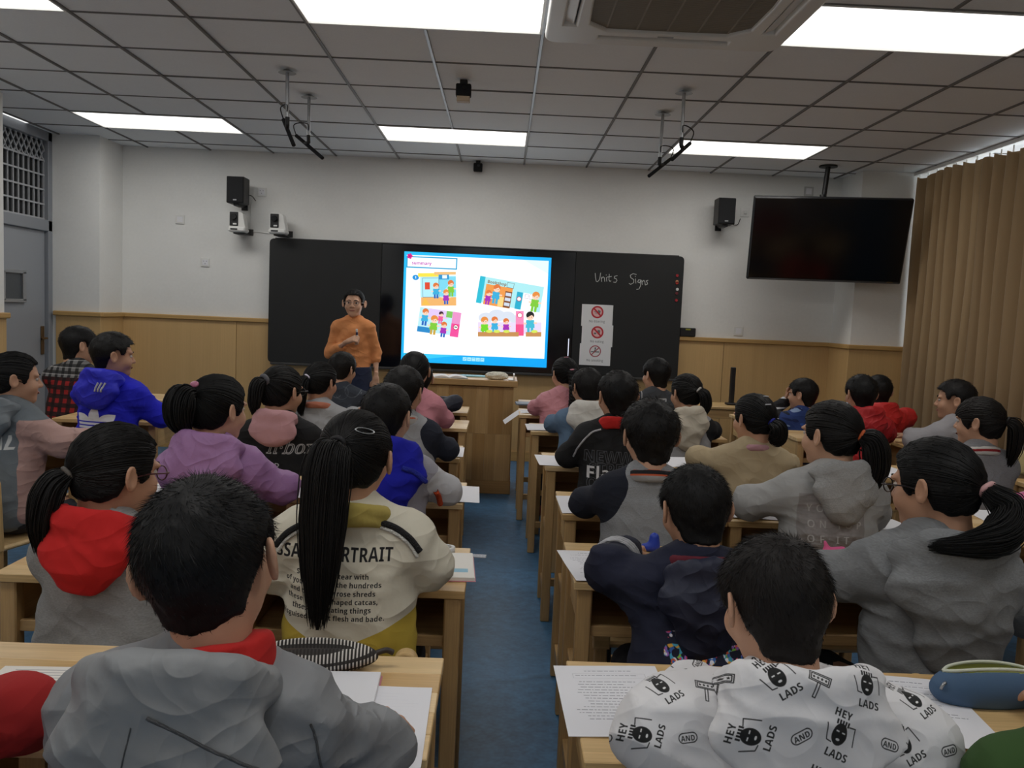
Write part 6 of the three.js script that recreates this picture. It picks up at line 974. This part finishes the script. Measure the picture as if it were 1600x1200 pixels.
// ------------------------------------------------------------------ the teacher
{
  const P = person({ label: 'person standing before the blackboard in an orange sweater, holding a marker', u: 553, v: 474, d: 7.3, yaw: Math.PI - 0.06, look: Math.PI + 0.03, pitch: -0.02, lean: 0.02, stand: true, scale: 1.06, sw: 0.132, cw: 0.055, bulk: 0.95, handScale: 1.15, legs: [36, 44, 70], glasses: [150, 130, 120], fine: 0.75,
    arms: [{ e: [0.215, 1.08, 0.03], h: [0.215, 0.87, -0.05], cuff: 0.28, dir: [0, -1, -0.12] }, { e: [0.22, 1.06, -0.02], h: [-0.0, 1.175, -0.2], cuff: 0.5, fist: true, dir: [-0.6, 0.25, -0.4], roll: -0.9 }],
    hair: { kind: 'tied', seed: 41, tie: [0, -0.02, 0.1], tail: [[0, -0.02, 0.1], [0, -0.04, 0.12], [0, -0.09, 0.12], [0, -0.13, 0.1]], prof: [0.014, 0.024, 0.022, 0.01], cap: { line: 'girl', top: 0.013, low: 0.008 } },
    top: { name: 'sweater', color: [220, 146, 92], puff: 0.013, wrinkle: 0.012, collar: { color: [212, 138, 84], r: 0.06, y: 0.172, h: 0.016, t: 0.008, slope: 0.35 } } });
  const m = P.arms[1].handM, g = thing('marker_pen', 'white marker pen with dark cap held up by the standing person', 'pen', V(0, 0, 0)); const p = V(-0.03, -0.022, -0.07).applyMatrix4(m).applyMatrix4(new THREE.Matrix4().makeRotationY(Math.PI - 0.06).setPosition(P.t.position)); g.position.copy(p); g.rotation.set(0.15, 0, 0.05);
  part('barrel', cyl(0.009, 0.009, 0.085, 14), M.whitePlastic, g, [0, 0.03, 0]); part('cap', cyl(0.0098, 0.0098, 0.045, 14), std({ color: rgb(30, 34, 60), roughness: 0.4 }), g, [0, -0.03, 0]); part('band', cyl(0.0092, 0.0092, 0.025, 14), std({ color: rgb(50, 56, 90), roughness: 0.4 }), g, [0, 0.035, 0.0004]);
}
// ------------------------------------------------------------------ desks without a visible pupil and things on the desks
desk(0.455, 6.58, 'pale wooden desk standing beside the lectern, no one seated at it');
desk(2.08, 2.85, 'pale wooden desk with a pink pencil case, nobody seated at it', -0.1);
const seatA = chair(2.02, -2.5, 'empty wooden chair at the desk with the pink pencil case', -0.1);

sheet(962, 1092, 0.03, 'printed work sheet lying beside the white printed shirt, next to aisle', { kind: 0 });
sheet(1437, 1110, -0.1, 'printed work sheet under the open blue pencil case', { kind: 0 });
sheet(940, 884, 0.12, 'printed work sheet reaching past the desk edge beside the navy jacket', { kind: 1 });
sheet(1258, 893, 0.06, 'white sheet on the desk of the large grey hoodie', { kind: 2 });
sheet(916, 789, 0.02, 'white sheet beside the orange striped collar, next to aisle', { kind: 2 });
sheet(1162, 797, -0.04, 'white sheet on the desk of the pale grey hoodie with photo print', { kind: 2 });
sheet(872, 720, 0.05, 'white sheet on the desk of the black jacket with white lettering', { kind: 2 });
sheet(1062, 722, 0.02, 'white sheet on the desk of the plain beige sweater', { kind: 2 });
sheet(848, 668, 0.03, 'white sheet on the desk of the denim jacket', { kind: 2 });
sheet(819, 643, 0.08, 'white sheet hanging over the desk edge in front of the rose jacket', { kind: 2, w: 0.29, h: 0.21, droop: -0.03 });
sheet(1388, 738, 0.1, 'white sheet on the desk of the white and red collar', { kind: 2 });
sheet(1580, 808, -0.1, 'white sheet on the desk with the pink pencil case', { kind: 2, w: 0.29, h: 0.21 });
sheet(707, 772, 0.03, 'white sheet beside the orange sleeve trim, next to aisle', { kind: 2 });
sheet(470, 765, 0.05, 'white sheet between the lilac jacket and the long ponytail', { kind: 1 });
sheet(250, 770, -0.05, 'white sheet on the far side of the lilac jacket', { kind: 2, w: 0.15 });
sheet(268, 650, 0.1, 'white sheet under the elbow of the royal blue jacket', { kind: 2 });
sheet(700, 706, 0.02, 'white sheet beside the navy sleeved top near the lectern', { kind: 2, w: 0.16 });
sheet(572, 1130, 0.02, 'blank white sheet under the arm of the grey hooded jacket', { kind: 2 });

function bookOnDesk(u, v, turn, label, o = {}) {
  const p = atHeight(u, v, DESK_H), t = thing('exercise_book', label, 'book', [p.x, DESK_H + 0.0008, p.z], turn), w = o.w || 0.17, h = o.h || 0.235, th = o.t || 0.01;
  part('pages', box(w - 0.006, th, h - 0.006, 0.001), o.page || M.paper, t, [0, th / 2 + 0.001, 0]); part('cover', join([at(box(w, 0.0014, h, 0.0004), 0, 0.0007, 0)]), std({ color: rgb(...(o.cover || [206, 130, 140])), roughness: 0.5 }), t); if (o.open) part('spine_fold', box(0.003, 0.0012, h - 0.006, 0.0003), std({ color: rgb(200, 190, 170), roughness: 0.8 }), t, [0, th + 0.0014, 0]);
  return t;
}
const page = (draw) => std({ map: canvas(512, 512, draw), roughness: 0.8 });
// uv of box() is in metres, so page pictures are scaled to the book
const bookPage = (w, h, draw) => { const m = page((c) => { c.fillStyle = '#ece9e2'; c.fillRect(0, 0, 512, 512); draw(c); }); m.map.repeat.set(1 / h, 1 / w); m.map.wrapS = m.map.wrapT = THREE.ClampToEdgeWrapping; m.map.offset.set(0, -0.37 / w); return m; };
bookOnDesk(694, 888, 0.06, 'cream exercise book with a blue label beside the yellow jacket', { cover: [214, 140, 150], page: bookPage(0.17, 0.235, (c) => { c.fillStyle = '#9cc8dc'; c.fillRect(330, 70, 70, 150); c.fillStyle = '#c8b060'; c.fillRect(110, 180, 14, 150); }) });
bookOnDesk(110, 1098, 0.05, 'open textbook with blue printed blocks beside the red sweater', { w: 0.36, h: 0.26, t: 0.008, cover: [206, 120, 130], open: true, page: bookPage(0.26, 0.36, (c) => { c.fillStyle = '#8fb8de'; c.fillRect(250, 70, 190, 150); c.fillStyle = '#c07a60'; c.fillRect(300, 240, 160, 12); c.strokeStyle = '#7aa0c8'; for (let y = 80; y < 220; y += 20) { c.beginPath(); c.moveTo(250, y); c.lineTo(440, y); c.stroke(); } c.fillStyle = 'rgba(90,90,100,0.35)'; for (let y = 300; y < 480; y += 22) c.fillRect(40, y, 400, 6); }) });
bookOnDesk(505, 1100, 0.04, 'pink edged exercise book by the striped pencil case', { cover: [206, 130, 142], w: 0.19 });
bookOnDesk(1376, 822, 0.2, 'cream open notebook beside the photo print hoodie', { cover: [200, 195, 180], w: 0.2, h: 0.14, t: 0.006 });
bookOnDesk(830, 632, 0.05, 'grey blue notebook on the empty desk beside the lectern', { cover: [120, 132, 146], page: std({ color: rgb(140, 150, 162), roughness: 0.6 }), w: 0.25, h: 0.18 });

// striped pencil case, open
{
  const p = atHeight(492, 1052, DESK_H), t = thing('pencil_case', 'open black and white striped pencil case beside the red neckerchief', 'pencil case', [p.x - 0.01, DESK_H, p.z - 0.02], 0.1);
  const stripes = canvas(512, 128, (c) => { c.fillStyle = '#d8d4cc'; c.fillRect(0, 0, 512, 128); c.fillStyle = '#2e2a28'; for (let x = 0; x < 512; x += 32) c.fillRect(x, 0, 18, 128); c.fillStyle = 'rgba(46,42,40,0.9)'; for (let y = 0; y < 128; y += 32) c.fillRect(0, y, 512, 10); });
  const g = nets((x, y, z) => { const a = Math.min(1, Math.abs(x) / 0.12), w = 0.034 - 0.012 * a * a; let d = ell(x, y, z, 0, 0.026, 0, 0.13, 0.034, w + 0.01); d = smax(d, -y, 0.004); d = smax(d, -ell(x, y, z, 0, 0.062, 0.004, 0.11, 0.032, 0.02), 0.005); return d; }, [-0.14, -0.006, -0.055], [0.14, 0.07, 0.055], 0.004), q = g.attributes.position, uv = []; for (let i = 0; i < q.count; i++) uv.push(q.getX(i) * 9, q.getY(i) * 12 + q.getZ(i) * 4); g.setAttribute('uv', new THREE.Float32BufferAttribute(uv, 2));
  part('case', g, std({ map: stripes, roughness: 0.9 }), t);
  for (const s of [-1, 1]) part('zip', tube([[-0.115, 0.034, 0], [-0.06, 0.047, s * 0.022], [0.03, 0.047, s * 0.022], [0.105, 0.036, s * 0.008], [0.125, 0.032, 0]], 0.0034, 30, 6), std({ color: rgb(58, 46, 38), roughness: 0.6 }), t);
  part('zip_pull', tube([[0.125, 0.032, 0], [0.145, 0.036, -0.004], [0.158, 0.03, -0.006]], 0.006, 10, 8), std({ color: rgb(50, 40, 34), roughness: 0.5 }), t);
}
// blue pencil case, open with a pale green lining
{
  const p = atHeight(1560, 1108, DESK_H), t = thing('pencil_case', 'open blue pencil case with yellow green lining and white zip', 'pencil case', [p.x, DESK_H, p.z - 0.03], 0.08), cav = (x, y, z) => ell(x, y, z, 0.005, 0.072, -0.004, 0.102, 0.05, 0.026);
  const g = nets((x, y, z) => smax(smax(ell(x, y, z, 0, 0.03, 0, 0.125, 0.05, 0.046), -y, 0.006), -cav(x, y, z), 0.004), [-0.14, -0.006, -0.06], [0.14, 0.09, 0.06], 0.004), [inside, outside] = split(g, (x, y, z) => 0.0035 - Math.abs(cav(x, y, z)) );
  part('case', outside, std({ color: rgb(70, 98, 130), roughness: 0.7 }), t); part('lining', inside, std({ color: rgb(160, 164, 88), roughness: 0.85 }), t).userData.label = 'yellow green lining';
  const rim = (s) => { const pts = []; for (let k = 0; k <= 10; k++) { const x = -0.1 + k * 0.02; let lo2 = 0, hi2 = 0.046; const zc = -0.004 + s * 0.0255 * Math.sqrt(Math.max(0, 1 - ((x - 0.005) / 0.105) ** 2)); const yt = 0.03 + 0.05 * Math.sqrt(Math.max(0, 1 - (x / 0.125) ** 2 - (zc / 0.046) ** 2)); pts.push([x, yt + 0.001, zc]); } return tube(pts, 0.0034, 40, 6); };
  part('zip', rim(-1), std({ color: rgb(214, 218, 200), roughness: 0.6 }), t); part('zip', rim(1), std({ color: rgb(214, 218, 200), roughness: 0.6 }), t); part('zip_pull', new THREE.TorusGeometry(0.007, 0.0028, 8, 16), M.alu, t, [-0.112, 0.042, 0.02], [0.5, 0.6, 0]);
}
{
  const p = atHeight(1604, 794, DESK_H), t = thing('pencil_case', 'plump pink pencil case on the desk near the curtains', 'pencil case', [p.x + 0.05, DESK_H, p.z - 0.05], 0.3); part('case', nets((x, y, z) => smax(ell(x, y, z, 0, 0.03, 0, 0.1, 0.036, 0.04), -y, 0.01) - 0.003 * perlin.noise(x * 30, y * 30, z * 30), [-0.12, -0.008, -0.06], [0.12, 0.08, 0.06], 0.006), std({ color: rgb(214, 110, 158), roughness: 0.7 }), t); part('zip', tube([[-0.09, 0.045, 0], [-0.03, 0.066, 0], [0.03, 0.066, 0], [0.09, 0.045, 0]], 0.003, 20, 6), std({ color: rgb(230, 170, 200), roughness: 0.5 }), t);
}
{ const p = atHeight(1302, 872, DESK_H), t = thing('pink_eraser_toy', 'small bright pink pointed eraser beside the large grey hoodie', 'eraser', [p.x, DESK_H, p.z]); part('eraser', nets((x, y, z) => smin(caps(x, y, z, [-0.02, 0.016, 0, 0.016, 0.025, 0.02, 0, 0.018]), caps(x, y, z, [-0.018, 0.02, 0, 0.012, -0.03, 0.052, 0, 0.004]), 0.01), [-0.06, -0.005, -0.03], [0.06, 0.07, 0.03], 0.004), std({ color: rgb(226, 96, 150), roughness: 0.6 }), t); }
// tape roll and ruler beside the yellow jacket
{ const p = atHeight(696, 860, DESK_H); const t = thing('tape_roll', 'white roll of tape at the far edge of the yellow jacket desk', 'tape', [p.x, DESK_H + 0.009, p.z + 0.02]); part('roll', new THREE.LatheGeometry([[0.018, -0.008], [0.03, -0.008], [0.03, 0.008], [0.018, 0.008], [0.018, -0.008]].map((a) => new THREE.Vector2(...a)), 32), M.whitePlastic, t); part('core', new THREE.LatheGeometry([[0.0165, -0.0085], [0.0182, -0.0085], [0.0182, 0.0085], [0.0165, 0.0085]].map((a) => new THREE.Vector2(...a)), 32), std({ color: rgb(190, 176, 150), roughness: 0.7 }), t);
  const r = atHeight(728, 869, DESK_H); solo('ruler', box(0.12, 0.003, 0.028, 0.0006), phy({ color: rgb(225, 228, 235), transmission: 0.7, roughness: 0.15, thickness: 0.003 }), 'clear plastic ruler sticking out over the aisle', 'ruler', [r.x, DESK_H + 0.0025, r.z], [0, -0.06, 0]); }
{ const p = atHeight(490, 1073, DESK_H); const t = thing('tape_roll', 'blue roll of clear tape before the striped pencil case', 'tape', [p.x, DESK_H + 0.011, p.z + 0.035]); part('roll', new THREE.LatheGeometry([[0.02, -0.01], [0.029, -0.01], [0.029, 0.01], [0.02, 0.01], [0.02, -0.01]].map((a) => new THREE.Vector2(...a)), 32), std({ color: rgb(40, 66, 150), roughness: 0.25 }), t); }
{ const p = atHeight(1030, 868, DESK_H); const t = thing('blue_pencil_pouch', 'small bright blue pencil sharpener between the navy jacket and the sheet', 'sharpener', [p.x - 0.01, DESK_H, p.z - 0.04]); part('body', nets((x, y, z) => smin(caps(x, y, z, [0, 0.02, 0, 0.019, 0, 0.045, 0, 0.015]), caps(x, y, z, [-0.01, 0.015, 0, 0.014, -0.03, 0.013, 0, 0.012]), 0.01), [-0.06, -0.005, -0.03], [0.04, 0.07, 0.03], 0.004), std({ color: rgb(30, 60, 170), roughness: 0.4 }), t); }
// glass jar cup by the curtains
{ const p = atHeight(1594, 742, DESK_H), t = thing('drinking_cup', 'cream drinking cup on the desk by the curtain, beside the ponytail', 'cup', [p.x + 0.03, DESK_H, p.z + 0.0]); part('cup', new THREE.LatheGeometry([[0, 0.001], [0.034, 0.001], [0.04, 0.02], [0.042, 0.1], [0.036, 0.13], [0.034, 0.13], [0.039, 0.1], [0.037, 0.022], [0, 0.008]].map((a) => new THREE.Vector2(...a)), 32), std({ color: rgb(205, 190, 140), roughness: 0.3 }), t); part('lid', new THREE.LatheGeometry([[0, 0.15], [0.03, 0.15], [0.037, 0.143], [0.037, 0.128], [0, 0.128]].map((a) => new THREE.Vector2(...a)), 32), std({ color: rgb(190, 186, 176), roughness: 0.4 }), t); desk(2.86, 3.75, 'pale wooden desk with a cream drinking cup, beside the curtain'); }
renderer.render(scene, camera);
